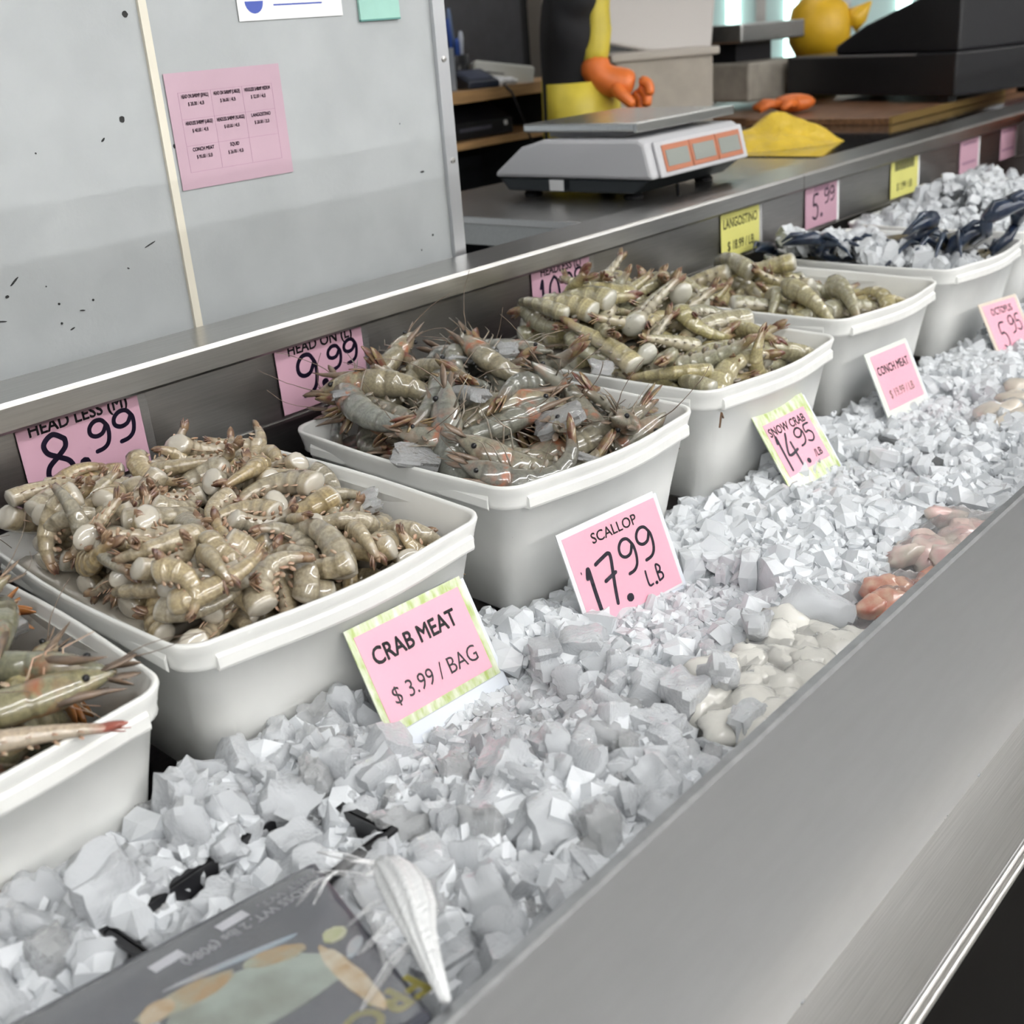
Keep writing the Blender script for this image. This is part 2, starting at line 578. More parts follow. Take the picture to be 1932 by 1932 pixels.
for a in ((0.926, 1.552, .0042), (0.893, 1.427, .0042), (0.9645, 1.385, .003, .6), (0.765, 1.40, .0012), (0.86, 1.405, .0013, 3, -40),
          (0.752, 1.215, .0016), (0.800, 1.210, .0016), (0.782, 1.200, .001, 4, 10), (0.750, 1.19, .0016), (0.763, 1.18, .001, 4, -20),
          (0.70, 1.254, .0012, 7, -38), (0.687, 1.238, .0018, 1.6, -20), (0.672, 1.21, .001, 9, 12), (0.90, 1.265, .0009, 11, -18),
          (1.43, 1.29, .0016, 3), (1.39, 1.37, .0012, .5), (1.44, 1.185, .002, 1), (1.41, 1.165, .0016, .8), (0.74, 1.24, .001), (0.86, 1.24, .001, 2, 30)):
    scuff(*a)
for z in (1.12, 1.30, 1.46):
    MB().lathe([(0.005, 0), (0.0045, 0.0025), (0.0005, 0.003)], 10, xf((1.497, 1.432, z), 90)).obj('screw_head', M_STEEL, bpy.data.objects['trim_2'])
# adhesive residue and sheet on the wall
ws = thing('price_sheet', 'pink laminated price table taped to the grey panel wall', 'price list', xf((1.0625, 1.4385, 1.4015), 90, 0.0, 0.0))
box('paper', mat('pink_sheet', (0.50, 0.345, 0.41), 0.5, var=0.03, vscale=8), -0.0975, 0.0975, -0.0755, 0.0755, 0.0, 0.0008, ws)
M_LINE = mat('print_line', (0.38, 0.22, 0.3), 0.6)
for i in range(4):
    box('ruling', M_LINE, -0.080, 0.080, 0.050 - i * 0.0345 - 0.0002, 0.050 - i * 0.0345 + 0.0002, 0.0008, 0.001, ws)
    box('ruling', M_LINE, -0.080 + i * 0.0533 - 0.0002, -0.080 + i * 0.0533 + 0.0002, -0.0535, 0.050, 0.0008, 0.001, ws)
M_PRN = mat('sheet_ink', (0.10, 0.05, 0.11), 0.6)
CELL = [('HEAD ON SHRIMP (SMALL)', '$ 28.00 / 4LB'), ('HEAD ON SHRIMP (LARGE)', '$ 36.00 / 4LB'), ('HEADLESS SHRIMP MEDIUM', '$ 32.00 / 4LB'),
        ('HEADLESS SHRIMP (LARGE)', '$ 40.00 / 4LB'), ('HEADLESS SHRIMP (XLARGE)', '$ 60.00 / 4LB'), ('LANGOSTINO', '$ 28.00 / 2LB'),
        ('CONCH MEAT', '$ 95.00 / 5LB'), ('SQUID', '$ 26.00 / 4LB')]
for i, (a, b) in enumerate(CELL):
    cx, cyy = -0.0533 + (i % 3) * 0.0533, 0.050 - (i // 3) * 0.0345
    text(a, 0.0068, M_PRN, ws, cx, cyy - 0.0055, 0.0012, sx=0.55 if len(a) > 12 else 0.8, bold=0.0002)
    text(b, 0.0068, M_PRN, ws, cx, cyy - 0.0155, 0.0012, sx=0.72, bold=0.00012)
nt_ = thing('wall_notice', 'white notice with a round blue emblem at the top of the panel wall', 'notice', xf((1.199, 1.4385, 1.575), 90, 0, 0))
box('paper', M_WHITE, -0.096, 0.096, -0.04, 0.08, 0.0, 0.0008, nt_)
M_BLUE = mat('blue_print', (0.06, 0.10, 0.42), 0.5)
MB().prism([(0.016 * math.cos(t), 0.016 * math.sin(t)) for t in [math.pi + i * math.pi / 10 for i in range(11)]], 0.0008, 0.001, 'z', Matrix.Translation((-0.067, -0.015, 0))).obj('emblem', M_BLUE, nt_)
box('emblem_bar', M_BLUE, -0.083, -0.051, -0.0105, -0.0075, 0.0008, 0.001, nt_)
MB().prism([(0.016 * math.cos(t), 0.016 * math.sin(t)) for t in [i * math.pi / 10 for i in range(11)]], 0.0008, 0.001, 'z', Matrix.Translation((-0.067, -0.003, 0))).obj('emblem', mat('blue_print_pale', (0.55, 0.6, 0.75), 0.5), nt_)
for k, (w, y, h) in enumerate(((0.085, 0.012, .004), (0.07, 0.004, .002), (0.115, -0.006, .003), (0.05, -0.014, .002), (0.09, -0.021, .002))):
    box('print_line', M_BLUE if k != 1 else MATS['blue_print_pale'], 0.012 - w / 2, 0.012 + w / 2, y - h / 2, y + h / 2, 0.0008, 0.001, nt_)
gn = thing('ticket_pad', 'mint green paper pad pinned near the top of the panel wall', 'notepad', xf((1.369, 1.4385, 1.565), 90, 0, 0))
box('pad', mat('mint_paper', (0.33, 0.58, 0.50), 0.6, var=0.04), -0.042, 0.042, -0.038, 0.05, 0.0, 0.004, gn)
box('pad_edge', mat('teal_edge', (0.10, 0.26, 0.23), 0.6), -0.042, 0.042, -0.0405, -0.038, 0.0, 0.0045, gn)

# ================================================================== ICE BED
rng = np.random.default_rng(11)
TUBS = [  # x0, x1, y front, y back, z rim, yaw
    (0.075, 0.466, 0.845, 1.295, 0.995), (0.492, 0.889, 0.850, 1.295, 1.0), (0.945, 1.325, 0.850, 1.295, 1.0), (1.380, 1.750, 0.848, 1.295, 1.0),
    (1.830, 2.195, 0.865, 1.300, 1.0), (2.270, 2.640, 0.860, 1.300, 1.0), (2.700, 3.080, 0.870, 1.310, 1.0), (3.150, 3.520, 0.87, 1.31, 1.0)]


def ice_h(x, y):
    h = 0.838 + 0.014 * mnoise.noise((x * 5.0, y * 5.0, 1.7)) + 0.008 * mnoise.noise((x * 13.0, y * 13.0, 4.2))
    h += 0.030 * math.exp(-((x - 0.52) / 0.16) ** 2 - ((y - 0.83) / 0.1) ** 2)
    h += 0.012 * math.exp(-((x - 0.75) / 0.2) ** 2 - ((y - 0.6) / 0.1) ** 2)
    h -= 0.020 * math.exp(-((x - 1.0) / 0.12) ** 2 - ((y - 0.88) / 0.07) ** 2)
    h -= 0.018 * cs((x - 1.15) / 0.5) * cs((y - 0.6) / 0.3)
    h -= 0.02 * math.exp(-((x - 0.42) / 0.14) ** 2 - ((y - 0.5) / 0.12) ** 2)
    for (a_, b_) in ((0.741, 0.77), (1.068, 0.75), (1.55, 0.745), (1.93, 0.77), (2.42, 0.76)):
        h = min(h, 0.822 + 1.2 * max(0, abs(x - a_) - 0.085) + 0.6 * max(0, b_ - 0.08 - y) + 2.0 * max(0, y - b_ - 0.06))
    if 0.32 < x < 0.53 and 0.66 < y < 0.753:
        h = min(h, 0.840)
    if 0.32 < x < 0.53 and 0.755 <= y < 0.79:
        h = max(h, 0.866)
    h -= 0.018 * math.exp(-((x - 0.86) / 0.05) ** 2 - ((y - 0.5) / 0.05) ** 2)
    return h


M_ICE = ice_mat('ice', 0.5, (0.925, 0.955, 0.985), bscale=12, bdist=0.05)
M_ICE_C = ice_mat('clear_ice', 0.70, (0.95, 0.96, 0.97), bscale=9, bdist=0.07)
M_ICE_M = ice_mat('ice_mass', 0.3, (0.925, 0.955, 0.985), bscale=220, bdist=0.002)
M_SNOW = mat('packed_ice', (0.80, 0.825, 0.85), 0.3, sss=0.6, bmp=0.8, bscale=120, bdist=0.006)


def ice_chunk(seed, n=3, rough=0.26, flat=1.0):
    """irregular melted cube: subdivided rounded box with knocked-in faces"""
    r = random.Random(seed)
    sx, sy, sz = r.uniform(0.8, 1.45), r.uniform(0.6, 1.05), r.uniform(0.4, 0.85) * flat
    off = Vector((r.uniform(-9, 9), r.uniform(-9, 9), r.uniform(-9, 9)))
    idx, v, f = {}, [], []

    def vid(p):
        k = tuple(round(c, 4) for c in p)
        if k not in idx:
            q = Vector(p)
            e = (abs(q.x) ** 7 + abs(q.y) ** 7 + abs(q.z) ** 7) ** (1 / 7)
            q = q / max(e, 1e-5)
            q = q * (1 + rough * 1.7 * mnoise.noise(q * 0.9 + off) + rough * 0.9 * mnoise.noise(q * 2.3 + off) + rough * 0.35 * mnoise.noise(q * 6.0 + off))
            idx[k] = len(v)
            v.append((q.x * sx * 0.5, q.y * sy * 0.5, q.z * sz * 0.5))
        return idx[k]
    for ax in range(3):
        for sg in (-1, 1):
            for i in range(n):
                for j in range(n):
                    q = []
                    for a, b in ((i, j), (i + 1, j), (i + 1, j + 1), (i, j + 1)):
                        p = [0, 0, 0]
                        p[ax] = sg
                        p[(ax + 1) % 3] = -1 + 2 * a / n
                        p[(ax + 2) % 3] = -1 + 2 * b / n
                        q.append(vid(p))
                    f.append(tuple(q if sg > 0 else q[::-1]))
    return v, f


def ice_mesh(name, seed, n, m, smooth=True, **k):
    v, f = ice_chunk(seed, n, **k)
    mb = MB()
    mb.v, mb.f = v, f
    me = mb.mesh(name, m, smooth)
    me.set_sharp_from_angle(angle=R(38))
    return me


# packed base of the ice bed: a bumpy solid block
def ice_base():
    xs = np.arange(-0.2, 4.6, 0.02)
    ys = np.arange(0.40, 0.93, 0.02)
    v, f = [], []
    ny = len(ys)
    for x in xs:
        for y in ys:
            z = ice_h(x, y) - 0.012 + 0.006 * mnoise.noise((x * 40, y * 40, 0))
            yy = max(y, 0.365 + (z - 0.70) * 0.309 + 0.012)
            v.append((x, yy, z))
    for i in range(len(xs) - 1):
        for j in range(ny - 1):
            a = i * ny + j
            f.append((a, a + ny, a + ny + 1, a + 1))
    mb = MB()
    mb.v, mb.f = v, f
    o = len(v)
    rim = [i * ny for i in range(len(xs))] + [(len(xs) - 1) * ny + j for j in range(1, ny)] + [i * ny + ny - 1 for i in range(len(xs) - 2, -1, -1)] + [j for j in range(ny - 2, 0, -1)]
    mb.v += [(v[i][0], max(v[i][1], 0.385), 0.692) for i in rim]
    n = len(rim)
    mb.f += [(rim[k], o + k, o + (k + 1) % n, rim[(k + 1) % n]) for k in range(n)]
    mb.f.append(tuple(range(o, o + n))[::-1])
    mb.obj('packed_ice', M_SNOW, smooth=True, kind='stuff', label='packed crushed ice filling the steel display tray', cat='ice')


ice_base()
# loose cubes: the nearest lie singly, the rest is one mass
big = [ice_mesh('ice_cube', 100 + i, 5, M_ICE) for i in range(9)] + [ice_mesh('ice_cube', 140 + i, 6, M_ICE_C) for i in range(3)]
small = [ice_chunk(200 + i, 2) for i in range(6)]
SIGN_FOOT = [(0.741, 0.79), (1.068, 0.772), (1.55, 0.765), (1.93, 0.796), (2.42, 0.785)]


def blocked(x, y, r):
    for (a, b, c, d, z) in TUBS:
        if a + 0.012 - r < x < b - 0.012 + r and y > c + 0.03 - r:
            return True
    # package, scallop bag and sign feet stay clear
    if x < 0.50 and y < 0.70 and (y - 0.43) < (0.74 - 0.0 * x - 0.43) * 1.0 and x < 0.36 + (y - 0.43) * 0.36 + 0.02:
        return True
    if abs(x - 0.98) < 0.155 and abs(y - 0.53) < 0.075:
        return True
    if abs(x - 1.33) < 0.20 and y < 0.545:
        return True
    return False




def near_sign(x, y):
    return any(abs(x - a) < 0.105 and b - 0.15 < y < b + 0.04 for a, b in SIGN_FOOT)


def near_tray(x, y):
    return (0.31 < x < 0.53 and 0.69 < y < 0.752) or (0.79 < x < 0.872 and 0.45 < y < 0.56)


cand = []
for i in range(7000):
    x = 0.2 + 3.2 * rng.random() ** 1.6
    y = 0.44 + 0.46 * rng.random()
    r = (0.0115 + 0.0125 * rng.random()) * (1.0 if x < 1.6 else 0.9)
    if blocked(x, y, r * 0.8):
        continue
    z = ice_h(x, y) + r * rng.uniform(-0.35, 0.5)
    if near_sign(x, y):
        z = min(z, 0.832 - 1.1 * r)
    if near_tray(x, y):
        z = min(z, 0.853 - 0.6 * r)
    if y < 0.365 + (z - 0.70) * 0.309 + 0.016 + r and z + r > 0.91:
        continue
    if y < 0.365 + (z - 0.70) * 0.309 + 0.012 + 1.6 * r:
        continue
    cand.append((x, y, z, r))
dist = [(c[0] ** 2 + c[1] ** 2 + (c[2] - 1.5) ** 2) ** 0.5 for c in cand]


def seen_px(c):
    q = Vector((c[0], c[1], c[2] - 1.5))
    w = q.dot(fw)
    u, v = 966 + FPX * q.dot(rt) / w, 966 + FPX * q.dot(dn) / w
    return -20 < u < 1950 and -20 < v < 1950


order = sorted(range(len(cand)), key=lambda i: dist[i] - 2.2 * (cand[i][2] - ice_h(cand[i][0], cand[i][1])))
single, mass, taken = [], [], []
for i in order:
    c = cand[i]
    if len(single) < 290 and seen_px(c) and all((c[0] - t[0]) ** 2 + (c[1] - t[1]) ** 2 + (c[2] - t[2]) ** 2 > (0.62 * (c[3] + t[3])) ** 2 for t in taken):
        single.append(c)
        taken.append(c)
    elif dist[i] > 1.0 or rng.random() < 0.5:
        mass.append(c)
for k, c in enumerate(single):
    me = big[int(rng.integers(0, 9))] if rng.random() < 0.86 else big[9 + int(rng.integers(0, 3))]
    M = Matrix.Translation((c[0], c[1], c[2] + 0.004)) @ Euler(tuple(rng.uniform(0, 6.28, 3))).to_matrix().to_4x4() @ Matrix.Scale(c[3] * 2.1, 4)
    link('ice_cube', me, M=M, label='loose melting ice cube lying on the ice bed in front of the tubs', cat='ice cube', group='loose ice cubes on the ice bed')
mb = MB()
for c in mass[:3600]:
    v, f = small[int(rng.integers(0, 6))]
    mb.add(v, f, Matrix.Translation((c[0], c[1], c[2] - 0.004)) @ Euler(tuple(rng.uniform(0, 6.28, 3))).to_matrix().to_4x4() @ Matrix.Scale(c[3] * 2.1, 4))
for i in range(7000):
    x = 0.2 + 3.3 * rng.random() ** 1.4
    y = 0.44 + 0.45 * rng.random()
    r = 0.004 + 0.007 * rng.random()
    if blocked(x, y, r):
        continue
    z = ice_h(x, y) + rng.uniform(-0.006, 0.018)
    if near_sign(x, y):
        z = min(z, 0.824)
    if near_tray(x, y):
        z = min(z, 0.834)
    if y < 0.365 + (z - 0.70) * 0.309 + 0.012 + 1.7 * r:
        continue
    v, f = small[int(rng.integers(0, 6))]
    mb.add(v, f, Matrix.Translation((x, y, z)) @ Euler(tuple(rng.uniform(0, 6.28, 3))).to_matrix().to_4x4() @ Matrix.Scale(r * 2.2, 4))
mb.obj('crushed_ice', M_ICE_M, smooth=False, kind='stuff', label='mass of crushed ice spread over the display tray', cat='ice')


# ================================================================== TUBS
def rrect(hx, hy, r, bow=(0, 0, 0, 0), n=6, m=8):
    """rounded rectangle outline, counter-clockwise; bow pushes the middle of front,right,back,left outwards"""
    pts = []
    cor = [(hx - r, -hy + r, -90), (hx - r, hy - r, 0), (-hx + r, hy - r, 90), (-hx + r, -hy + r, 180)]
    for k, (cx, cyy, a0) in enumerate(cor):
        for i in range(n + 1):
            a = R(a0 + 90 * i / n)
            pts.append((cx + r * math.cos(a), cyy + r * math.sin(a)))
        nx = cor[(k + 1) % 4]
        a = R(a0 + 90)
        p, q = pts[-1], (nx[0] + r * math.cos(R(nx[2])), nx[1] + r * math.sin(R(nx[2])))
        side = [1, 2, 3, 0][k]
        out = [(1, 0), (0, 1), (-1, 0), (0, -1)][k]
        for i in range(1, m):
            t = i / m
            s = math.sin(math.pi * t) ** 1.2 * bow[side]
            pts.append((p[0] + (q[0] - p[0]) * t + out[0] * s, p[1] + (q[1] - p[1]) * t + out[1] * s))
    return pts


def ring_stack(levels, close_bottom=True):
    """levels: list of (outline, z) with equal point counts"""
    mb = MB()
    n = len(levels[0][0])
    for out, z in levels:
        zz = z if hasattr(z, '__len__') else [z] * n
        mb.v += [(p[0], p[1], h) for p, h in zip(out, zz)]
    for i in range(len(levels) - 1):
        for k in range(n):
            mb.f.append((i * n + k, i * n + (k + 1) % n, (i + 1) * n + (k + 1) % n, (i + 1) * n + k))
    if close_bottom:
        mb.f.append(tuple(range(n))[::-1])
        mb.f.append(tuple(range((len(levels) - 1) * n, len(levels) * n)))
    return mb


WHERE = ['at the near left, cut off by the picture edge', 'behind the crab meat sign', 'behind the scallop sign', 'behind the snow crab sign',
         'behind the conch meat sign', 'holding blue crabs, behind the octopus sign', 'heaped with ice beyond the blue crabs', 'last in the row at the far end']
YAWT = [-3.5, -3.5, -4.0, -3.0, -4.0, -3, -2, -2]
TUBM = []
for i, (a, b, c, d, zr) in enumerate(TUBS):
    hx, hy, H = (b - a) / 2, (d - c) / 2, 0.19
    bow = (0.018, 0.007, 0.003, 0.009)
    M = Matrix.Translation(((a + b) / 2, c, zr)) @ Matrix.Rotation(R(YAWT[i]), 4, 'Z') @ Matrix.Translation((0, hy, 0))
    TUBM.append(M)
    t = thing('plastic_tub', 'white plastic food tub ' + WHERE[i], 'tub', M, 'row of white tubs on the ice')
    th = 0.003

    def lv(dz, ins, bw=1.0, rr=0.035):
        return (rrect(hx - ins, hy - ins, rr, tuple(q * bw for q in bow)), dz)
    lev = [lv(-H, 0.040, 0.1, 0.03), lv(-H + 0.006, 0.034, 0.1), lv(-0.10, 0.022, 0.6), lv(-0.034, 0.011, 0.9), lv(-0.030, 0.006, 0.9), lv(-0.026, 0.0065, 0.9), lv(-0.012, 0.004),
           lv(-0.003, 0.0018), lv(0.0, 0.0024), lv(0.0002, 0.0055), lv(-0.003, 0.0072), lv(-0.04, 0.013, 0.9), lv(-0.10, 0.0255, 0.6), lv(-H + 0.008, 0.038, 0.1, 0.03)]
    ring_stack(lev).obj('tub_body', M_TUB, t, smooth=True)
    # stepped skirt lugs under the rim: raised flange with gaps at the corners
    for (sx0, sx1, yy, sg) in ((-hx + 0.035, hx - 0.03, -hy, -1),):
        n = 14
        mbk = MB()
        for k in range(n + 1):
            tt = k / n
            x = sx0 + (sx1 - sx0) * tt
            y = yy - 0.018 * math.sin(math.pi * min(1, max(0, (x + hx - 0.035) / (2 * hx - 0.07)))) ** 1.2
            for dy, dz in ((0.006, -0.016), (0.0022, -0.019), (0.0016, -0.030), (0.0028, -0.033), (0.012, -0.033)):
                mbk.v.append((x, y + dy, dz))
        for k in range(n):
            for j in range(4):
                mbk.f.append((k * 5 + j, k * 5 + j + 1, (k + 1) * 5 + j + 1, (k + 1) * 5 + j))
        mbk.f += [(0, 1, 2, 3, 4), tuple(n * 5 + q for q in (4, 3, 2, 1, 0))]
        mbk.obj('rim_flange', M_TUB, t, smooth=False)
    for sg in (1, -1):
        MB().prism([(0, -0.014), (0.003 * sg, -0.019), (0.0034 * sg, -0.030), (0, -0.034)], -hy + 0.04, hy - 0.05, 'y', Matrix.Translation((sg * (hx - 0.0045), 0, 0))).obj('rim_flange', M_TUB, t, bevel=0.001)


# ================================================================== SHRIMP
def shrimp_spine(L, R0, curl, head):
    """points, tangents, in-plane normals and radii from head to tail, curl plane = local XY"""
    n_seg, per = 6, 4
    st = []
    if head:
        for u, r in ((0.0, 0.10), (0.02, 0.22), (0.06, 0.45), (0.12, 0.74), (0.19, 0.94), (0.26, 1.04), (0.325, 1.02), (0.34, 0.93)):
            st.append((u, r))
        a0 = 0.345
    else:
        st += [(0.0, 0.18), (0.005, 0.48), (0.014, 0.70), (0.028, 0.84)]
        a0 = 0.04
    for s in range(n_seg):
        for k in range(per):
            q = (0.0, 0.45, 0.85, 1.0)[k]
            u = a0 + (1 - a0) * (s + q * 0.985) / n_seg
            w = (s + q) / n_seg
            r = (0.97 + 0.08 * math.sin(math.pi * min(1, w * 1.6 + 0.15)) * (1 - w)) * (1 - 0.10 * w) * (1 - 0.60 * w ** 1.7)
            r *= (0.975, 1.0, 1.015, 1.01)[k]
            st.append((u, r))
    st.append((1.0, 0.22))
    P, T = [], []
    x = y = 0.0
    prev = 0.0
    for u, r in st:
        for _ in range(4):
            um = prev + (u - prev) * (_ + 0.5) / 4
            uu = max(0.0, (um - 0.3) / 0.7) if head else um
            th = curl * (uu ** 1.15) - curl * 0.35
            x += math.cos(th) * (u - prev) / 4 * L
            y -= math.sin(th) * (u - prev) / 4 * L
        prev = u
        P.append((x, y))
        uu = max(0.0, (u - 0.3) / 0.7) if head else u
        T.append(curl * (uu ** 1.15) - curl * 0.35)
    cx = sum(p[0] for p in P) / len(P)
    cyy = sum(p[1] for p in P) / len(P)
    P = [(p[0] - cx, p[1] - cyy) for p in P]
    return st, P, T


def leaf(mb, base, d, side, length, width, thick, droop=0.0):
    d, side = Vector(d).normalized(), Vector(side).normalized()
    nrm = d.cross(side).normalized()
    prof = ((0, .25), (.25, .75), (.55, 1), (.82, .72), (1, .12))
    up, dnn = [], []
    for t, w in prof:
        c = Vector(base) + d * length * t + nrm * droop * t * t * length
        for s in (1, -1):
            up.append(c + side * w * width / 2 * s + nrm * thick / 2 * (1 - t * 0.6))
            dnn.append(c + side * w * width / 2 * s - nrm * thick / 2 * (1 - t * 0.6))
    n = len(prof)
    f = []
    for i in range(n - 1):
        a = 2 * i
        f.append((a, a + 1, a + 3, a + 2))
        f.append((2 * n + a, 2 * n + a + 2, 2 * n + a + 3, 2 * n + a + 1))
        f.append((a, a + 2, 2 * n + a + 2, 2 * n + a))
        f.append((a + 1, 2 * n + a + 1, 2 * n + a + 3, a + 3))
    f.append((0, 2 * n, 2 * n + 1, 1))
    f.append((2 * n - 2, 2 * n - 1, 4 * n - 1, 4 * n - 2))
    mb.add(up + dnn, f)


def shrimp_meshes(nm, L, R0, curl, head, mats, seed):
    r = random.Random(seed)
    st, P, T = shrimp_spine(L, R0, curl, head)
    n = 12
    mb, uvs = MB(), []
    rad = []
    for (u, w), (x, y), th in zip(st, P, T):
        a = w * R0
        nx, ny = math.sin(th), math.cos(th)       # dorsal side = outside of the curl
        rad.append(a)
        for k in range(n):
            t = 2 * math.pi * k / n
            c, s = math.cos(t), math.sin(t)
            cc = c * (1.0 if c > 0 else 0.86)
            mb.v.append((x + nx * cc * a, y + ny * cc * a, s * a * 0.74))
            uvs.append((u, k / n))
    m = len(st)
    for i in range(m - 1):
        for k in range(n):
            mb.f.append((i * n + k, (i + 1) * n + k, (i + 1) * n + (k + 1) % n, i * n + (k + 1) % n))
    mb.f.append(tuple(range(n)))
    mb.f.append(tuple(range((m - 1) * n, m * n))[::-1])
    me = mb.mesh(nm, mats[0], True)
    ul = me.uv_layers.new(name='UVMap')
    for poly in me.polygons:
        ks = [me.loops[li].vertex_index for li in poly.loop_indices]
        wrap = {k % n for k in ks} == {0, n - 1}
        for li, vi in zip(poly.loop_indices, ks):
            u, v = uvs[vi]
            if wrap and v == 0:
                v = 1.0
            ul.data[li].uv = (u, v)
    parts = []
    # tail fan
    (x, y), th = P[-1], T[-1]
    d = Vector((math.cos(th), -math.sin(th), 0))
    dors = Vector((math.sin(th), math.cos(th), 0))
    tf = MB()
    lat = Vector((0, 0, 1))
    sp = r.uniform(0.08, 0.35)
    base = Vector((x, y, 0)) - d * 0.012 * L / 0.1
    leaf(tf, base, d + dors * 0.15, lat, L * 0.18, R0 * 0.40, R0 * 0.28)
    for s in (1, -1):
        leaf(tf, base, d + lat * s * sp, dors + lat * 0.6 * s, L * 0.25, R0 * 0.62, R0 * 0.16, 0.1)
        leaf(tf, base, d + lat * s * sp * 1.6 - dors * 0.1, dors + lat * 0.8 * s, L * 0.22, R0 * 0.6, R0 * 0.14, 0.1)
    parts.append(('tail_fan', tf.mesh('tail_fan', mats[1], True)))
    # swimmerets under the belly
    lg = MB()
    i0 = 9 if head else 6
    for s in (1, -1):
        for j in range(5):
            i = min(i0 + j * 4, m - 3)
            (x, y), th = P[i], T[i]
            v = Vector((-math.sin(th), -math.cos(th), 0))
            tg = Vector((math.cos(th), -math.sin(th), 0))
            leaf(lg, Vector((x, y, s * rad[i] * 0.35)) + v * rad[i] * 0.72, v + tg * r.uniform(0.2, 0.9) + Vector((0, 0, s * r.uniform(0, 0.5))), tg, R0 * r.uniform(0.3, 0.55), R0 * 0.34, R0 * 0.08)
    parts.append(('swimmerets', lg.mesh('swimmerets', mats[2], True)))
    if head:
        (x, y), th = P[2], T[2]
        d = Vector((-math.cos(th), math.sin(th), 0))
        dors = Vector((math.sin(th), math.cos(th), 0))
        ro = MB()
        b = Vector((P[5][0], P[5][1], 0)) + dors * rad[5] * 0.8
        ro.tube([b, b + d * L * 0.10 + dors * R0 * 0.05, b + d * L * 0.20 + dors * R0 * 0.25, b + d * L * 0.27 + dors * R0 * 0.5], [R0 * 0.2, R0 * 0.22, R0 * 0.12, R0 * 0.02], 6)
        for s in (1, -1):
            leaf(ro, Vector((x, y, s * R0 * 0.25)), d + Vector((0, 0, s * 0.18)), dors, L * 0.15, R0 * 0.4, R0 * 0.12)
        parts.append(('rostrum', ro.mesh('rostrum', mats[3], True)))
        for s in (1, -1):
            e = MB().ball(Vector((P[3][0], P[3][1], s * R0 * 0.5)) + dors * R0 * 0.42, R0 * 0.17, 8, 6)
            parts.append(('eye', e.mesh('eye', M_BLACK, True)))
        wl_ = MB()
        for s in (1, -1):
            for j in range(3):
                i = 4 + j
                (xx, yy), t2 = P[i], T[i]
                vv = Vector((-math.sin(t2), -math.cos(t2), 0))
                b = Vector((xx, yy, s * rad[i] * 0.4)) + vv * rad[i] * 0.7
                k1 = b + vv * R0 * r.uniform(0.5, 0.9) + d * R0 * r.uniform(0.2, 1.0) + Vector((0, 0, s * R0 * 0.5))
                k2 = k1 + vv * R0 * r.uniform(-0.1, 0.6) + d * R0 * r.uniform(0.4, 1.6) + Vector((0, 0, s * R0 * r.uniform(-.2, .5)))
                wl_.tube([b, k1, k2], [R0 * 0.07, R0 * 0.045, R0 * 0.015], 5)
        parts.append(('walking_legs', wl_.mesh('walking_legs', mats[2], True)))
        for s in (1, -1):
            an = MB()
            p = Vector((x, y, s * R0 * 0.3))
            a = r.uniform(-0.5, 0.9)
            dd = (d + dors * r.uniform(0.0, 0.5) + Vector((0, 0, s * r.uniform(0.1, 0.6)))).normalized()
            pts = [p]
            for q in range(9):
                dd = (dd + Vector((r.uniform(-.15, .15), r.uniform(-.15, .15), -0.05)) + dors * 0.06 * a - d * 0.09).normalized()
                pts.append(pts[-1] + dd * L * 0.05)
            an.tube(pts, [R0 * 0.032] * 4 + [R0 * 0.022] * 6, 4)
            parts.append(('antenna', an.mesh('antenna', mats[3], True)))
    spine = np.array([(p[0], p[1], 0.0) for p in P])
    keep = list(range(1, m, 3))
    return me, parts, spine[keep], np.array(rad)[keep]


M_TAIL = mat('shrimp_tail', (0.36, 0.24, 0.14), 0.3, coat=0.7, c2=(0.12, 0.05, 0.04), vscale=90)
M_TAIL2 = mat('shrimp_tail_olive', (0.30, 0.23, 0.11), 0.3, coat=0.7, c2=(0.16, 0.05, 0.04), vscale=90)
M_LEG = mat('shrimp_legs', (0.52, 0.30, 0.20), 0.3, coat=0.5, c2=(0.46, 0.37, 0.26), vscale=120)
M_LEG2 = mat('shrimp_legs_grey', (0.30, 0.29, 0.25), 0.3, coat=0.5, c2=(0.26, 0.19, 0.13), vscale=120)
M_ROS = mat('shrimp_feelers', (0.22, 0.15, 0.10), 0.35, coat=0.4, c2=(0.16, 0.12, 0.09), vscale=80)
S_TAN = shrimp_mat('shrimp_tan', [(0.36, 0.30, 0.20), (0.46, 0.37, 0.22), (0.31, 0.285, 0.225), (0.48, 0.41, 0.29), (0.42, 0.32, 0.16)], cut=(0.58, 0.54, 0.46), belly=(0.50, 0.43, 0.33), band=0.3)
S_GREY = shrimp_mat('shrimp_grey', [(0.17, 0.18, 0.165), (0.24, 0.235, 0.19), (0.12, 0.135, 0.14), (0.30, 0.26, 0.17), (0.21, 0.22, 0.20)], head=(0.40, 0.12, 0.05), belly=(0.36, 0.34, 0.27), tail=(0.16, 0.09, 0.05), band=0.5)
S_OLIVE = shrimp_mat('shrimp_olive', [(0.40, 0.36, 0.18), (0.48, 0.42, 0.23), (0.34, 0.34, 0.25), (0.45, 0.41, 0.27)], cut=(0.56, 0.55, 0.48))
S_DKOL = shrimp_mat('shrimp_dark_olive', [(0.22, 0.22, 0.15), (0.30, 0.27, 0.15), (0.17, 0.19, 0.16), (0.34, 0.29, 0.14)], head=(0.35, 0.12, 0.05), belly=(0.3, 0.27, 0.18), tail=(0.3, 0.12, 0.05))

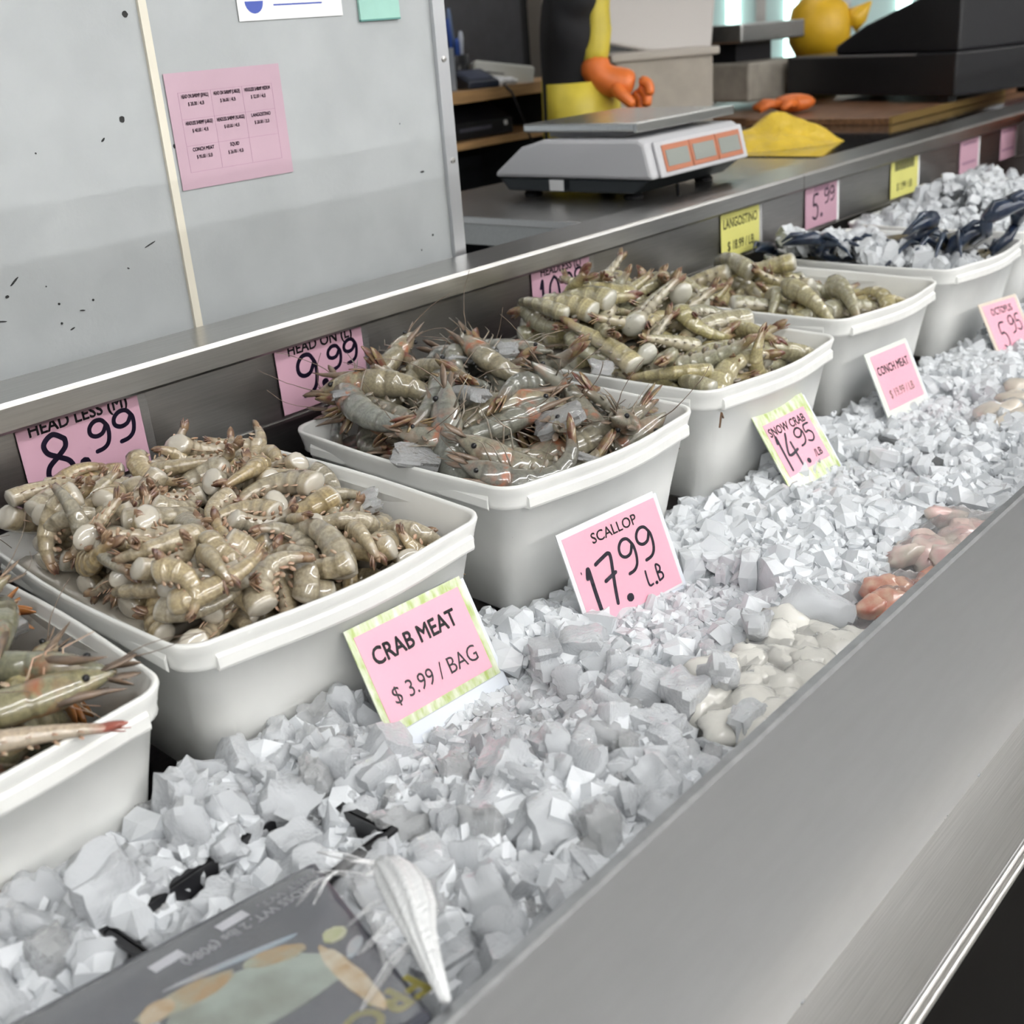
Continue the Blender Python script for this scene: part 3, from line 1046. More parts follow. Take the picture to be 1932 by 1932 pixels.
rr_ = random.Random(5)
P_TAN = [shrimp_meshes('headless_shrimp', 0.084 + 0.012 * rr_.random(), 0.0152 + 0.002 * rr_.random(), c, False, (S_TAN, M_TAIL, M_LEG), i) for i, c in enumerate((1.0, 1.5, 1.9, 2.3, 2.6, 1.3))]
P_GREY = [shrimp_meshes('whole_shrimp', 0.205 + 0.02 * rr_.random(), 0.0215, c, True, (S_GREY, M_TAIL2, M_LEG2, M_ROS), 20 + i) for i, c in enumerate((0.5, 1.0, 1.5, 2.1, 0.8, 2.5))]
P_OLIVE = [shrimp_meshes('large_headless_shrimp', 0.130 + 0.015 * rr_.random(), 0.021, c, False, (S_OLIVE, M_TAIL2, M_LEG2), 40 + i) for i, c in enumerate((0.4, 0.9, 1.5, 2.1))]
P_DKOL = [shrimp_meshes('whole_shrimp', 0.175 + 0.02 * rr_.random(), 0.0175, c, True, (S_DKOL, mat('shrimp_tail_orange', (0.42, 0.17, 0.05), 0.3, coat=0.7), M_LEG, M_ROS), 60 + i) for i, c in enumerate((0.4, 0.9, 1.6))]


def deposit(ti, target, protos, n, seed, label, group, upright=0.06, inset=0.024):
    """drop shrimp one by one onto a height map inside a tub until the heap reaches its target surface"""
    a, b, c, d, zr = TUBS[ti]
    M = TUBM[ti]
    hx, hy = (b - a) / 2 - inset, (d - c) / 2 - inset
    g = 0.005
    nx, ny = int(2 * hx / g) + 1, int(2 * hy / g) + 1
    X = np.linspace(-hx, hx, nx)
    Y = np.linspace(-hy, hy, ny)
    T = np.array([[target(x / hx, (y + hy) / (2 * hy)) for y in Y] for x in X])
    Hm = T - 0.050
    core = np.maximum(Hm.copy(), zr - 0.068)
    rg = np.random.default_rng(seed)

    def idx(p):
        i = np.clip(((p[:, 0] + hx) / g).astype(int), 0, nx - 1)
        j = np.clip(((p[:, 1] + hy) / g).astype(int), 0, ny - 1)
        return i, j
    made = 0
    tries = 0
    while made < n and tries < n * 9:
        tries += 1
        pi = int(rg.integers(0, len(protos)))
        me, parts, sp, rad = protos[pi]
        ks = float(rg.uniform(0.84, 1.16))
        sp, rad = sp * ks, rad * ks
        best = None
        for _ in range(10):
            x, y = rg.uniform(-hx, hx), rg.uniform(-hy, hy)
            i, j = int((x + hx) / g), int((y + hy) / g)
            s = T[i, j] - Hm[i, j] + 0.004 * rg.random()
            if best is None or s > best[0]:
                best = (s, x, y)
        if best[0] < 0.004 and rg.random() < 0.7:
            continue
        _, x, y = best
        yaw = rg.uniform(0, 2 * math.pi)
        roll = rg.normal(0, 0.45) + (math.pi if rg.random() < 0.5 else 0)
        if rg.random() < 0.3:
            roll = rg.uniform(-math.pi, math.pi)
        Q = Matrix.Rotation(yaw, 3, 'Z') @ Matrix.Rotation(roll, 3, 'X')
        if rg.random() < upright:
            Q = Matrix.Rotation(yaw, 3, 'Z') @ Matrix.Rotation(rg.uniform(0.5, 1.2) * rg.choice([-1, 1]), 3, 'Y') @ Matrix.Rotation(roll, 3, 'X')
        Qn = np.array(Q)
        p = sp @ Qn.T
        lo, hi = p[:, :2].min(0) - rad.max() * 0.7, p[:, :2].max(0) + rad.max() * 0.7
        x = min(max(x, -hx - lo[0]), hx - hi[0])
        y = min(max(y, -hy - lo[1]), hy - hi[1])
        i, j = idx(p + [x, y, 0])
        hg = Hm[i, j]
        A = np.c_[np.ones(len(p)), p[:, 0], p[:, 1]]
        co = np.linalg.lstsq(A, hg, rcond=None)[0]
        sl = np.clip(co[1:], -0.55, 0.55)
        nrm = Vector((-sl[0], -sl[1], 1)).normalized()
        Tl = Vector((0, 0, 1)).rotation_difference(nrm).to_matrix()
        Q = Tl @ Q
        p = sp @ np.array(Q).T
        i, j = idx(p + [x, y, 0])
        z = np.percentile(Hm[i, j] + rad * 0.62 - p[:, 2], 78)
        tx, ty = int(np.clip((x + hx) / g, 0, nx - 1)), int(np.clip((y + hy) / g, 0, ny - 1))
        if z > T[tx, ty] + 0.030:
            continue
        W_ = M @ Matrix.Translation((x, y, z - zr)) @ Q.to_4x4() @ Matrix.Scale(ks, 4)
        L_ = M.inverted() @ W_

        def pokes(mesh, st):
            for vtx in list(mesh.vertices)[::st]:
                q = L_ @ vtx.co
                lim = 0.008 + 0.19 * max(0.0, -q.z)
                if q.z < 0.003 and (abs(q.x) > hx + inset - lim or abs(q.y) > hy + inset - lim):
                    return True
            return False
        if pokes(me, 5):
            continue
        for (px, py, pz), r in zip(p + [x, y, z], rad):
            k = int(r / g) + 1
            ci, cj = int((px + hx) / g), int((py + hy) / g)
            i0, i1, j0, j1 = max(0, ci - k), min(nx, ci + k + 1), max(0, cj - k), min(ny, cj + k + 1)
            if i0 >= i1 or j0 >= j1:
                continue
            dd = (X[i0:i1, None] - px) ** 2 + (Y[None, j0:j1] - py) ** 2
            top = pz + 0.8 * np.sqrt(np.maximum(r * r - dd, 0))
            Hm[i0:i1, j0:j1] = np.where(dd < r * r, np.maximum(Hm[i0:i1, j0:j1], top), Hm[i0:i1, j0:j1])
        o = link(me.name.split('.')[0], me, M=W_, label=label, cat='shrimp', group=group)
        for pn, pm in parts:
            if pokes(pm, 3):
                continue
            link(pn, pm, o)
        made += 1
    # deeper layer that carries the visible shrimp
    mb = MB()
    st = 3
    xs, ys = list(range(0, nx, st)), list(range(0, ny, st))
    for i in xs:
        for j in ys:
            mb.v.append((X[i] * 0.98, Y[j] * 0.98, core[i, j] - zr - 0.004 + 0.008 * mnoise.noise((X[i] * 45, Y[j] * 45, ti))))
    m = len(ys)
    for i in range(len(xs) - 1):
        for j in range(m - 1):
            mb.f.append((i * m + j, (i + 1) * m + j, (i + 1) * m + j + 1, i * m + j + 1))
    rim = [i * m for i in range(len(xs))] + [(len(xs) - 1) * m + j for j in range(1, m)] + [i * m + m - 1 for i in range(len(xs) - 2, -1, -1)] + [j for j in range(m - 2, 0, -1)]
    o_ = len(mb.v)
    mb.v += [(mb.v[i][0] * 0.9, mb.v[i][1] * 0.92, -0.11) for i in rim]
    n_ = len(rim)
    mb.f += [(rim[k], o_ + k, o_ + (k + 1) % n_, rim[(k + 1) % n_]) for k in range(n_)]
    mb.f.append(tuple(range(o_, o_ + n_))[::-1])
    mb.obj('shrimp_bulk', protos[0][0].materials[0], smooth=True, kind='stuff', label='lower layers of shrimp packed ' + label.split(' in ', 1)[-1].join(('in ', '')), cat='shrimp', M=M.copy())
    return made


def t_two(u, v):
    return 0.968 + 0.052 * v ** 0.9 - 0.045 * cs((u - 0.35) / 0.6) * (1 - 0.35 * v) + 0.046 * cs((-u - 0.1) / 0.6) * (1 - 0.8 * v)


def t_three(u, v):
    return 0.955 + 0.066 * cs(v * 1.15) + 0.022 * math.exp(-((u - 0.0) / 0.6) ** 2 - ((v - 0.55) / 0.35) ** 2) - 0.022 * cs((-u - 0.55) / 0.4) * (1 - v) + 0.012 * cs((u - .4) / .5)


def t_four(u, v):
    return 0.955 + 0.098 * cs(v * 1.1) - 0.02 * cs((u - 0.5) / 0.5) * v + 0.02 * math.exp(-((u) / 0.6) ** 2 - ((v - 0.55) / 0.3) ** 2)


def t_five(u, v):
    return 0.955 + 0.065 * v - 0.05 * cs((u - 0.2) / 0.6)


def t_one(u, v):
    return 0.972 + 0.075 * v - 0.03 * cs((u - 0.6) / 0.4) * (1 - v)


deposit(1, t_two, P_TAN, 270, 1, 'small tan headless shrimp heaped in the tub behind the crab meat sign', 'headless shrimp behind the crab meat sign', 0.10, 0.02)
deposit(2, t_three, P_GREY, 70, 2, 'dark grey whole shrimp with head on in the tub behind the scallop sign', 'head-on shrimp behind the scallop sign', 0.05)
deposit(3, t_four, P_OLIVE, 95, 3, 'large olive headless shrimp piled in the tub behind the snow crab sign', 'large headless shrimp behind the snow crab sign', 0.06)
deposit(4, t_five, P_OLIVE, 55, 4, 'large headless shrimp in the tub behind the conch meat sign', 'headless shrimp behind the conch meat sign', 0.04)
deposit(0, t_one, P_DKOL, 64, 6, 'dark olive whole shrimp in the tub cut off at the near left', 'whole shrimp in the near left tub', 0.06)

S_DRP = shrimp_mat('shrimp_pale', [(0.50, 0.40, 0.30), (0.52, 0.43, 0.33)], cut=(0.6, 0.55, 0.48), tail=(0.40, 0.10, 0.07), band=0.2)
me_, parts_, _, _ = shrimp_meshes('draped_shrimp', 0.125, 0.0135, 0.5, False, (S_DRP, mat('shrimp_tail_red', (0.36, 0.10, 0.07), 0.3, coat=0.6), M_LEG), 91)
dr = link('draped_shrimp', me_, M=xf((0.335, 0.851, 1.002), 0, 4, -28), label='pale shrimp with a red tail lying over the front rim of the near left tub', cat='shrimp')
for pn, pm in parts_:
    link(pn, pm, dr)
# melting ice pieces lying on the shrimp
for (x, y, z, s, f) in ((0.62, 1.10, 1.035, 0.05, .5), (0.86, 1.02, 0.985, 0.05, .6), (0.40, 1.02, 1.02, 0.06, .7), (0.33, 0.97, 1.0, 0.05, .6), (1.09, 1.05, 1.055, 0.055, .6),
                        (1.14, 0.94, 1.02, 0.05, .6), (1.02, 1.22, 1.05, 0.045, .6), (1.22, 1.14, 1.065, 0.045, .6), (1.25, 1.12, 1.068, 0.04, .6), (1.20, 1.17, 1.06, 0.05, .6),
                        (0.97, 1.04, 1.005, 0.055, .4), (1.12, 0.885, 0.985, 0.035, .6), (1.34, 1.02, 1.03, 0.04, .6)):
    me = ice_mesh('melting_ice', int(x * 1000), 4, M_ICE_C, flat=f)
    link('melting_ice', me, M=xf((x, y, z), 20 * math.sin(x * 50), 20 * math.cos(y * 70), x * 900) @ Matrix.Scale(s * 0.8, 4), label='clear melting ice piece lying on top of the shrimp', cat='ice cube', group='melting ice on the shrimp')


# ================================================================== SIGNS
def sign(label, loc, rot, w, h, m_margin, paper, foot, build, name='price_sign'):
    t = thing(name, label, 'price sign', xf(loc, *rot), 'price signs standing in the ice')
    x0, x1, y0, y1 = paper
    box('backing_plate', M_ACRY, -w / 2 + 0.004, w / 2 + 0.006, -foot, h - 0.004, -0.004, -0.001, t, bevel=0.0006)
    box('sleeve_border', m_margin, -w / 2, w / 2, 0, h, -0.001, 0.0006, t)
    box('paper', M_PINK, x0, x1, y0, y1, 0.0006, 0.0010, t)
    build(t)
    mbf = MB()
    n = 8
    for i in range(n + 1):
        for j in range(n + 1):
            mbf.v.append((-w / 2 + w * i / n, h * j / n, 0.0016 + 0.0006 * mnoise.noise((i * 0.8, j * 0.8, loc[0] * 9))))
    for i in range(n):
        for j in range(n):
            mbf.f.append((i * (n + 1) + j, (i + 1) * (n + 1) + j, (i + 1) * (n + 1) + j + 1, i * (n + 1) + j + 1))
    mbf.obj('clear_sleeve', M_FILM, t, smooth=True)
    return t


Z1 = 0.00125


def b_crab(t):
    text('CRAB MEAT', 0.026, M_INK, t, -0.004, 0.078, Z1, sx=0.86, bold=0.0006)
    text('$ 3.99 / BAG', 0.026, M_INK, t, 0.002, 0.033, Z1, sx=0.9)


sign('pink crab meat price sign with green stained sleeve edges', (0.7425, 0.790, 0.846), (62.1, 1.5, -1.5), 0.166, 0.116, M_ALGAE, (-0.075, 0.075, 0.010, 0.106), 0.05, b_crab)


def b_scal(t):
    text('SCALLOP', 0.0185, M_INK, t, 0.004, 0.103, Z1, sx=1.0, bold=0.00022)
    marker([("'", -0.067, 0.062, .004, .010, .0016), ('1', -0.068, 0.016, .028, .056, .0058), ('7', -0.044, 0.018, .034, .060, .0050), ('.', -0.012, 0.016, .012, .03, .006),
            ('9', -0.002, 0.044, .030, .042, .0042), ('9', 0.030, 0.050, .030, .040, .0042), ('L', 0.026, 0.018, .012, .020, .0028), ('.', 0.038, 0.018, .006, .01, .0026), ('B', 0.044, 0.019, .013, .020, .0028)], t, z=Z1)


sign('plain pink scallop price sign with handwritten price', (1.060, 0.768, 0.826), (68.5, -2.3, -9.8), 0.164, 0.126, mat('clear_sleeve_rim', (0.78, 0.78, 0.8), 0.12, coat=0.8), (-0.076, 0.080, 0.003, 0.118), 0.05, b_scal)


def b_snow(t):
    text('SNOW CRAB', 0.019, M_INK, t, -0.003, 0.094, Z1, sx=0.85, bold=0.0004)
    marker([('1', -0.052, 0.030, .022, .056, .0046), ('4', -0.036, 0.030, .034, .054, .0046), ('.', -0.001, 0.030, .01, .03, .005), ('9', 0.000, 0.056, .026, .028, .0034), ('5', 0.024, 0.056, .024, .028, .0034)], t, z=Z1)
    text('/LB', 0.017, M_INK, t, 0.034, 0.036, Z1, sx=0.85, bold=0.0003)


sign('pink snow crab price sign in a greenish sleeve on a tall white plate', (1.558, 0.783, 0.826), (56, -1.0, -4.8), 0.136, 0.130, M_ALGAE, (-0.055, 0.055, 0.022, 0.110), 0.06, b_snow)


def b_conch(t):
    text('CONCH MEAT', 0.021, M_INK, t, 0.0, 0.086, Z1, sx=0.8, bold=0.0004)
    text('$ 19.99 / LB', 0.021, mat('faded_ink', (0.22, 0.14, 0.10), 0.6), t, 0.0, 0.042, Z1, sx=0.84)


sign('pale pink conch meat price sign in front of the fifth tub', (1.931, 0.7965, 0.824), (63.5, 1.9, -3.3), 0.150, 0.124, mat('sleeve_rim_pale', (0.74, 0.77, 0.72), 0.2, coat=0.6), (-0.060, 0.066, 0.018, 0.116), 0.04, b_conch)


def b_octo(t):
    text('OCTOPUS', 0.021, M_INK, t, 0.0, 0.088, Z1, sx=0.85, bold=0.0003)
    marker([('5', -0.04, 0.012, .032, .052, .004), ('.', -0.004, 0.012, .01, .03, .004), ('9', 0.006, 0.036, .026, .036, .0034), ('5', 0.032, 0.038, .024, .034, .0034)], t, z=Z1)


sign('faded pink octopus price sign beside the tub of blue crabs', (2.4256, 0.7845, 0.815), (61.1, 2.3, -8.6), 0.150, 0.112, mat('sleeve_rim_peach', (0.70, 0.62, 0.52), 0.3, coat=0.4), (-0.064, 0.064, 0.008, 0.106), 0.04, b_octo)


def tag_back(label, x, w, paper, build, name='shelf_tag', tilt=0.0):
    t = thing(name, label, 'price tag', xf((x, 1.3365, 1.008), 89.0, tilt, 0.0), 'price tags on the steel back panel')
    box('paper', paper, -w / 2, w / 2, 0.0, 0.128, 0.0, 0.0007, t)
    build(t)
    box('clear_sleeve', M_FILM, w / 2, w / 2 + 0.012, -0.003, 0.130, 0.0002, 0.0006, t)
    return t


ZB = 0.00095


def b_899(t):
    text('HEAD LESS (M)', 0.0215, M_INK, t, 0.0, 0.0885, ZB, sx=0.98, bold=0.0005)
    marker([('8', -0.062, 0.017, .046, .060, .0068), ('.', -0.012, 0.028, .012, .04, .008), ('9', 0.006, 0.038, .032, .038, .0058), ('9', 0.041, 0.040, .034, .038, .0058)], t, z=ZB)


tag_back('pink tag marked HEAD LESS (M) 8.99 on the steel back panel', 0.693, 0.167, M_PINK_T, b_899, tilt=-0.8)


def b_999(t):
    text('HEAD ON (L)', 0.0215, M_INK, t, 0.002, 0.0885, ZB, sx=0.98, bold=0.0005)
    marker([('9', -0.050, 0.018, .042, .058, .0064), ('.', -0.006, 0.026, .012, .04, .007), ('9', 0.010, 0.042, .030, .034, .0056), ('9', 0.042, 0.044, .030, .034, .0056)], t, z=ZB)


tag_back('pink tag marked HEAD ON (L) 9.99 on the steel back panel', 1.083, 0.166, M_PINK_T, b_999, tilt=-0.5)


def b_1099(t):
    text('HEADLESS (L)', 0.0215, M_INK, t, 0.0, 0.0885, ZB, sx=0.92, bold=0.0004)
    marker([('1', -0.072, 0.010, .034, .064, .0066), ('0', -0.040, 0.008, .036, .068, .0058), ('9', 0.004, 0.040, .030, .034, .0052), ('9', 0.036, 0.044, .030, .034, .0052)], t, z=ZB)


tag_back('pink tag marked HEADLESS (L) 10.99 on the steel back panel', 1.652, 0.167, M_PINK_T, b_1099)


def b_lang(t):
    text('LANGOSTINO', 0.028, M_INK, t, 0.0, 0.070, ZB, sx=0.8, bold=0.0004)
    text('$ 18.99 / LB', 0.028, M_INK, t, 0.0, 0.022, ZB, sx=0.8, bold=0.0004)


tag_back('yellow langostino price tag on the steel back panel', 2.275, 0.160, M_YELP, b_lang)


def b_599(t):
    for k in range(7):
        box('faint_print', M_LINE, -0.036 + k * 0.011, -0.0275 + k * 0.011, 0.080, 0.094, 0.0007, 0.0009, t)
    marker([('5', -0.048, 0.018, .036, .056, .0058), ('.', -0.006, 0.022, .012, .04, .006), ('9', 0.014, 0.048, .026, .032, .0046), ('9', 0.042, 0.050, .026, .032, .0046)], t, z=ZB)


tag_back('pink tag marked 5.99 beside the yellow langostino tag', 2.648, 0.160, M_PINK_T, b_599)


def b_yel(t):
    for k in range(9):
        box('faint_print', M_INK, -0.060 + k * 0.0135, -0.0505 + k * 0.0135, 0.068, 0.092, 0.0007, 0.0009, t)
    text('$ 1.99 / LB', 0.027, M_INK, t, 0.0, 0.026, ZB, sx=0.8, bold=0.0003)


tag_back('second yellow price tag, farther along the steel back panel', 3.118, 0.170, M_YELP, b_yel)


def b_ln(t):
    for yy in (0.028, 0.082):
        box('print_line', M_LINE, -0.05, 0.05, yy - 0.004, yy + 0.004, 0.0007, 0.0009, t)


tag_back('small blank-looking pink tag near the far end of the back panel', 3.565, 0.140, M_PINK_T, b_ln)
tag_back('farthest pink tag, where the back panel turns reddish brown', 3.880, 0.130, M_PINK_T, b_ln)

# ================================================================== PACKAGE IN THE NEAR CORNER
# box axes: local x along its long edge (away from the left), local y towards the tubs, local z up
PKM = Matrix(((0.9931, 0.079, 0.0863, 0.4732), (-0.09, 0.9872, 0.1315, 0.6695), (-0.0748, -0.1384, 0.9875, 0.885), (0, 0, 0, 1)))
pk = thing('frozen_crab_package', 'black frozen crab box wrapped in clear film in the near left corner', 'package', PKM)
M_PKG = mat('package_black', (0.050, 0.053, 0.068), 0.35, var=0.15, vscale=8, coat=0.3)
MB().prism([(-0.46, -0.004), (-0.012, -0.004), (-0.020, -0.03), (-0.078, -0.235), (-0.46, -0.235)], -0.045, 0.0, 'z').obj('carton', M_PKG, pk, bevel=0.005)
M_PRT = mat('print_white', (0.62, 0.62, 0.66), 0.4)
text('GROSS WT. 2 lbs (908g)', 0.0145, M_PRT, pk, -0.093, -0.041, 0.0006, rot=185, bold=0.0003, name='printed_weight', fit=0.122)
text('NET WT.', 0.0105, mat('print_grey', (0.40, 0.40, 0.44), 0.4), pk, -0.055, -0.026, 0.0006, rot=185, bold=0.0002, name='printed_weight', fit=0.05)
MB().box(-0.0125, 0.0125, -0.0055, 0.0055, 0.0002, 0.0006, xf((-0.103, -0.0270, 0), 0, 0, 5)).obj('print_block', M_PRT, pk)
MB().box(-0.0125, 0.0125, -0.0055, 0.0055, 0.0002, 0.0006, xf((-0.160, -0.0330, 0), 0, 0, 5)).obj('print_block', M_PRT, pk)
text('FROZEN', 0.036, mat('print_yellow', (0.42, 0.37, 0.09), 0.4), pk, -0.128, -0.206, 0.0006, rot=185, bold=0.001, name='printed_word', fit=0.13)
# printed crab
M_CRABP = mat('print_crab', (0.34, 0.36, 0.26), 0.4, c2=(0.40, 0.24, 0.07), vscale=40)
M_CRABB = mat('print_crab_blue', (0.34, 0.44, 0.52), 0.4, c2=(0.45, 0.38, 0.34), vscale=30)
M_CRABC = mat('print_crab_cream', (0.62, 0.56, 0.42), 0.4, c2=(0.45, 0.28, 0.10), vscale=50)


def blob(cx, cyy, rx, ry, rot, m, z=0.0006, name='printed_crab', n=22, ragged=0.08):
    rgb_ = random.Random(int(cx * 9999) + int(cyy * 777))
    pts = []
    for i in range(n):
        t = 2 * math.pi * i / n
        k = 1 + rgb_.uniform(-ragged, ragged)
        x, y = rx * k * math.cos(t), ry * k * math.sin(t)
        c, s = math.cos(R(rot)), math.sin(R(rot))
        pts.append((cx + x * c - y * s, cyy + x * s + y * c))
    MB().prism(pts, 0.0001, z, 'z').obj(name, m, pk)


M_CRABS = mat('print_crab_shell', (0.36, 0.42, 0.36), 0.4, c2=(0.22, 0.24, 0.19), vscale=26)
blob(-0.140, -0.122, 0.062, 0.036, -14, M_CRABS, 0.0006)
blob(-0.172, -0.084, 0.036, 0.012, -4, M_CRABP, 0.0008)
blob(-0.108, -0.094, 0.022, 0.010, -24, M_CRABP, 0.0008)
blob(-0.193, -0.082, 0.014, 0.010, 20, M_CRABC, 0.0010)
blob(-0.212, -0.100, 0.016, 0.006, 30, M_CRABB, 0.0008)
blob(-0.066, -0.108, 0.010, 0.0085, 30, mat('print_crab_lime', (0.45, 0.47, 0.22), 0.4, c2=(0.62, 0.6, 0.45), vscale=60), 0.0010)
blob(-0.066, -0.132, 0.013, 0.005, 40, M_CRABB, 0.0009)
blob(-0.088, -0.158, 0.008, 0.046, -8, M_CRABC, 0.0008)
blob(-0.130, -0.074, 0.050, 0.0035, -12, M_CRABB, 0.0007)
# wrap film lying loosely over the carton, gathered into a white twisted tail at the right-hand end
mbf = MB()
NX, NY = 50, 26
for i in range(NX + 1):
    for j in range(NY + 1):
        u, v = i / NX, j / NY
        y = -0.240 + 0.243 * v
        x1 = 0.002 - 0.072 * (1 - v)
        x = -0.465 + (x1 + 0.465) * u
        z = 0.0025 + 0.002 * abs(mnoise.noise((x * 26, y * 26 + x * 30, 2.0))) + 0.012 * cs((u - 0.80) / 0.2) * abs(mnoise.noise((x * 50 + y * 20, y * 34, 5.0)))
        ed = min(1, v * 14, (1 - v) * 14, (1 - u) * 18)
        z = z * ed - 0.035 * (1 - ed) ** 2
        mbf.v.append((x, y, z))
for i in range(NX):
    for j in range(NY):
        a = i * (NY + 1) + j
        mbf.f.append((a, a + NY + 1, a + NY + 2, a + 1))
mbf.obj('wrap_film', film_mat('wrap_film', (0.8, 0.82, 0.84), 0.13, 0.12, 1.0, 18), pk, smooth=True)
M_BUNCH = mat('bunched_film', (0.80, 0.81, 0.81), 0.25, coat=0.5, bmp=0.9, bscale=60, bstretch=(1, 6, 6), bdist=0.004)
M_VEIL = film_mat('gathered_film', (0.9, 0.9, 0.9), 0.10, 0.15, 1.0, 60)


def pleated(path, rads, n, m, name, amp=0.22, fl=0.6, parent=None):
    pts = [Vector(p) for p in path]
    mbp = MB()
    for i, p in enumerate(pts):
        d = (pts[min(i + 1, len(pts) - 1)] - pts[max(i - 1, 0)]).normalized()
        a = d.cross(Vector((0, 0, 1))).normalized()
        b = a.cross(d)
        for k in range(n):
            t = 2 * math.pi * k / n
            r_ = rads[i] * (1 + amp * math.sin(t * 9 + i * 0.25) + amp * 0.5 * math.sin(t * 5 + 1))
            mbp.v.append(p + r_ * (math.cos(t) * a + fl * math.sin(t) * b))
    for i in range(len(pts) - 1):
        for k in range(n):
            mbp.f.append((i * n + k, i * n + (k + 1) % n, (i + 1) * n + (k + 1) % n, (i + 1) * n + k))
    mbp.f.append(tuple(range(n))[::-1])
    mbp.f.append(tuple(range((len(pts) - 1) * n, len(pts) * n)))
    return mbp.obj(name, m, parent, smooth=True)


pleated([(0.006, -0.072, 0.010), (0.004, -0.086, 0.012), (-0.004, -0.108, 0.015), (-0.014, -0.132, 0.016), (-0.026, -0.156, 0.015), (-0.038, -0.176, 0.012), (-0.052, -0.202, 0.009), (-0.070, -0.238, 0.006)],
        [0.0085, 0.0125, 0.0155, 0.0165, 0.0145, 0.010, 0.0070, 0.0032], 45, M_BUNCH, 'twisted_tail', 0.10, 0.75, pk)
for (q0, q1, w) in (((-0.010, -0.006), (0.004, -0.080), 0.0022), ((-0.030, -0.030), (-0.002, -0.100), 0.0018), ((-0.066, -0.060), (-0.022, -0.052), 0.0016), ((-0.060, -0.115), (-0.014, -0.120), 0.0015),
                    ((-0.075, -0.150), (-0.026, -0.150), 0.0022), ((-0.110, -0.200), (-0.036, -0.170), 0.0028), ((-0.050, -0.140), (-0.020, -0.130), 0.0014), ((-0.020, -0.045), (-0.060, -0.075), 0.0013)):
    a_, b_ = Vector((*q0, 0.006)), Vector((*q1, 0.010))
    m_ = a_.lerp(b_, 0.5) + Vector((0.004 * math.sin(q0[0] * 900), 0.003, 0.003))
    MB().tube([a_, a_.lerp(m_, 0.5), m_, m_.lerp(b_, 0.5), b_], [w * 0.3, w, w * 1.1, w * 0.9, w * 0.6], 6).obj('film_fold', M_VEIL, pk, smooth=True)
vb = MB()
for i in range(15):
    for j in range(13):
        u, v = i / 14, j / 12
        p0 = Vector((-0.012 - 0.062 * v ** 1.5, -0.008 - 0.17 * v, 0.007))
        p1 = Vector((0.008 - 0.032 * v, -0.066 - 0.085 * v, 0.014))
        p = p0.lerp(p1, u)
        p.z += 0.003 * math.sin(u * math.pi) + 0.003 * math.sin(v * 34 + u * 2) * u
        vb.v.append(p)
for i in range(14):
    for j in range(12):
        a = i * 13 + j
        vb.f.append((a, a + 13, a + 14, a + 1))
vb.obj('gathered_film', M_VEIL, pk, smooth=True)


# black trays half buried in the ice
def tray(label, loc, rz, lx, ly, rx=0, ry=0):
    t = thing('buried_tray', label, 'tray', xf(loc, rx, ry, rz))
    mb = MB()
    for (a, b, c, d, z0, z1) in ((-lx / 2, lx / 2, -ly / 2, -ly / 2 + .004, -.04, 0), (-lx / 2, lx / 2, ly / 2 - .004, ly / 2, -.04, 0), (-lx / 2, -lx / 2 + .004, -ly / 2, ly / 2, -.04, 0), (lx / 2 - .004, lx / 2, -ly / 2, ly / 2, -.04, 0)):
        box('tray_side', M_BLACK, a, b, c, d, z0, z1, t)
    box('tray_floor', M_BLACK, -lx / 2, lx / 2, -ly / 2, ly / 2, -.044, -.04, t)
    for (a, b, c, d) in ((-lx / 2 - .006, lx / 2 + .006, -ly / 2 - .006, -ly / 2 + .002), (-lx / 2 - .006, lx / 2 + .006, ly / 2 - .002, ly / 2 + .006), (-lx / 2 - .006, -lx / 2 + .002, -ly / 2, ly / 2), (lx / 2 - .002, lx / 2 + .006, -ly / 2, ly / 2)):
        box('tray_rim', M_BLACK, a, b, c, d, -0.003, 0.0, t)


tray('black plastic tray half buried in ice above the frozen crab box', (0.425, 0.702, 0.876), 2, 0.21, 0.10)
tray('black plastic tray under the bag of scallops', (0.955, 0.518, 0.850), -4, 0.28, 0.13)
bar = thing('grey_bar', 'grey metal bar lying on the ice beyond the snow crab sign', 'bar', xf((1.685, 0.665, 0.838), 0, 0, 58))
MB().prism([(-0.012, 0), (0.012, 0), (0.010, 0.008), (-0.010, 0.008)], -0.115, 0.115).obj('bar_body', mat('bar_grey', (0.16, 0.165, 0.17), 0.4, 0.4), bar, bevel=0.002)
MB().lathe([(0.012, 0), (0.012, 0.009), (0.004, 0.01)], 12, xf((-0.112, 0, 0))).obj('bar_end', MATS['bar_grey'], bar)

# ------------------------------------------------------------------ bags of seafood on the ice
M_SCALP = ice_mat('scallop_meat', 0.3, (0.93, 0.91, 0.84), 40, 0.006)
M_BAG = film_mat('bag_film', (0.95, 0.95, 0.95), 0.05, 0.05, 1.0, 30, ior=1.45)


def lump(seed, r):
    """rounded irregular piece of meat"""
    mb = MB().ball((0, 0, 0), 1.0, 16, 10)
    off = Vector((seed * 1.37 % 50, seed * 0.71 % 50, 3.0))
    v = []
    for p in mb.v:
        q = Vector(p)
        k = 1 + 0.50 * mnoise.noise(q * 0.9 + off) + 0.26 * mnoise.noise(q * 2.0 + off) + 0.08 * mnoise.noise(q * 5.0 + off)
        v.append((q.x * k * r[0], q.y * k * r[1], q.z * k * r[2]))
    mb.v = v
    return mb


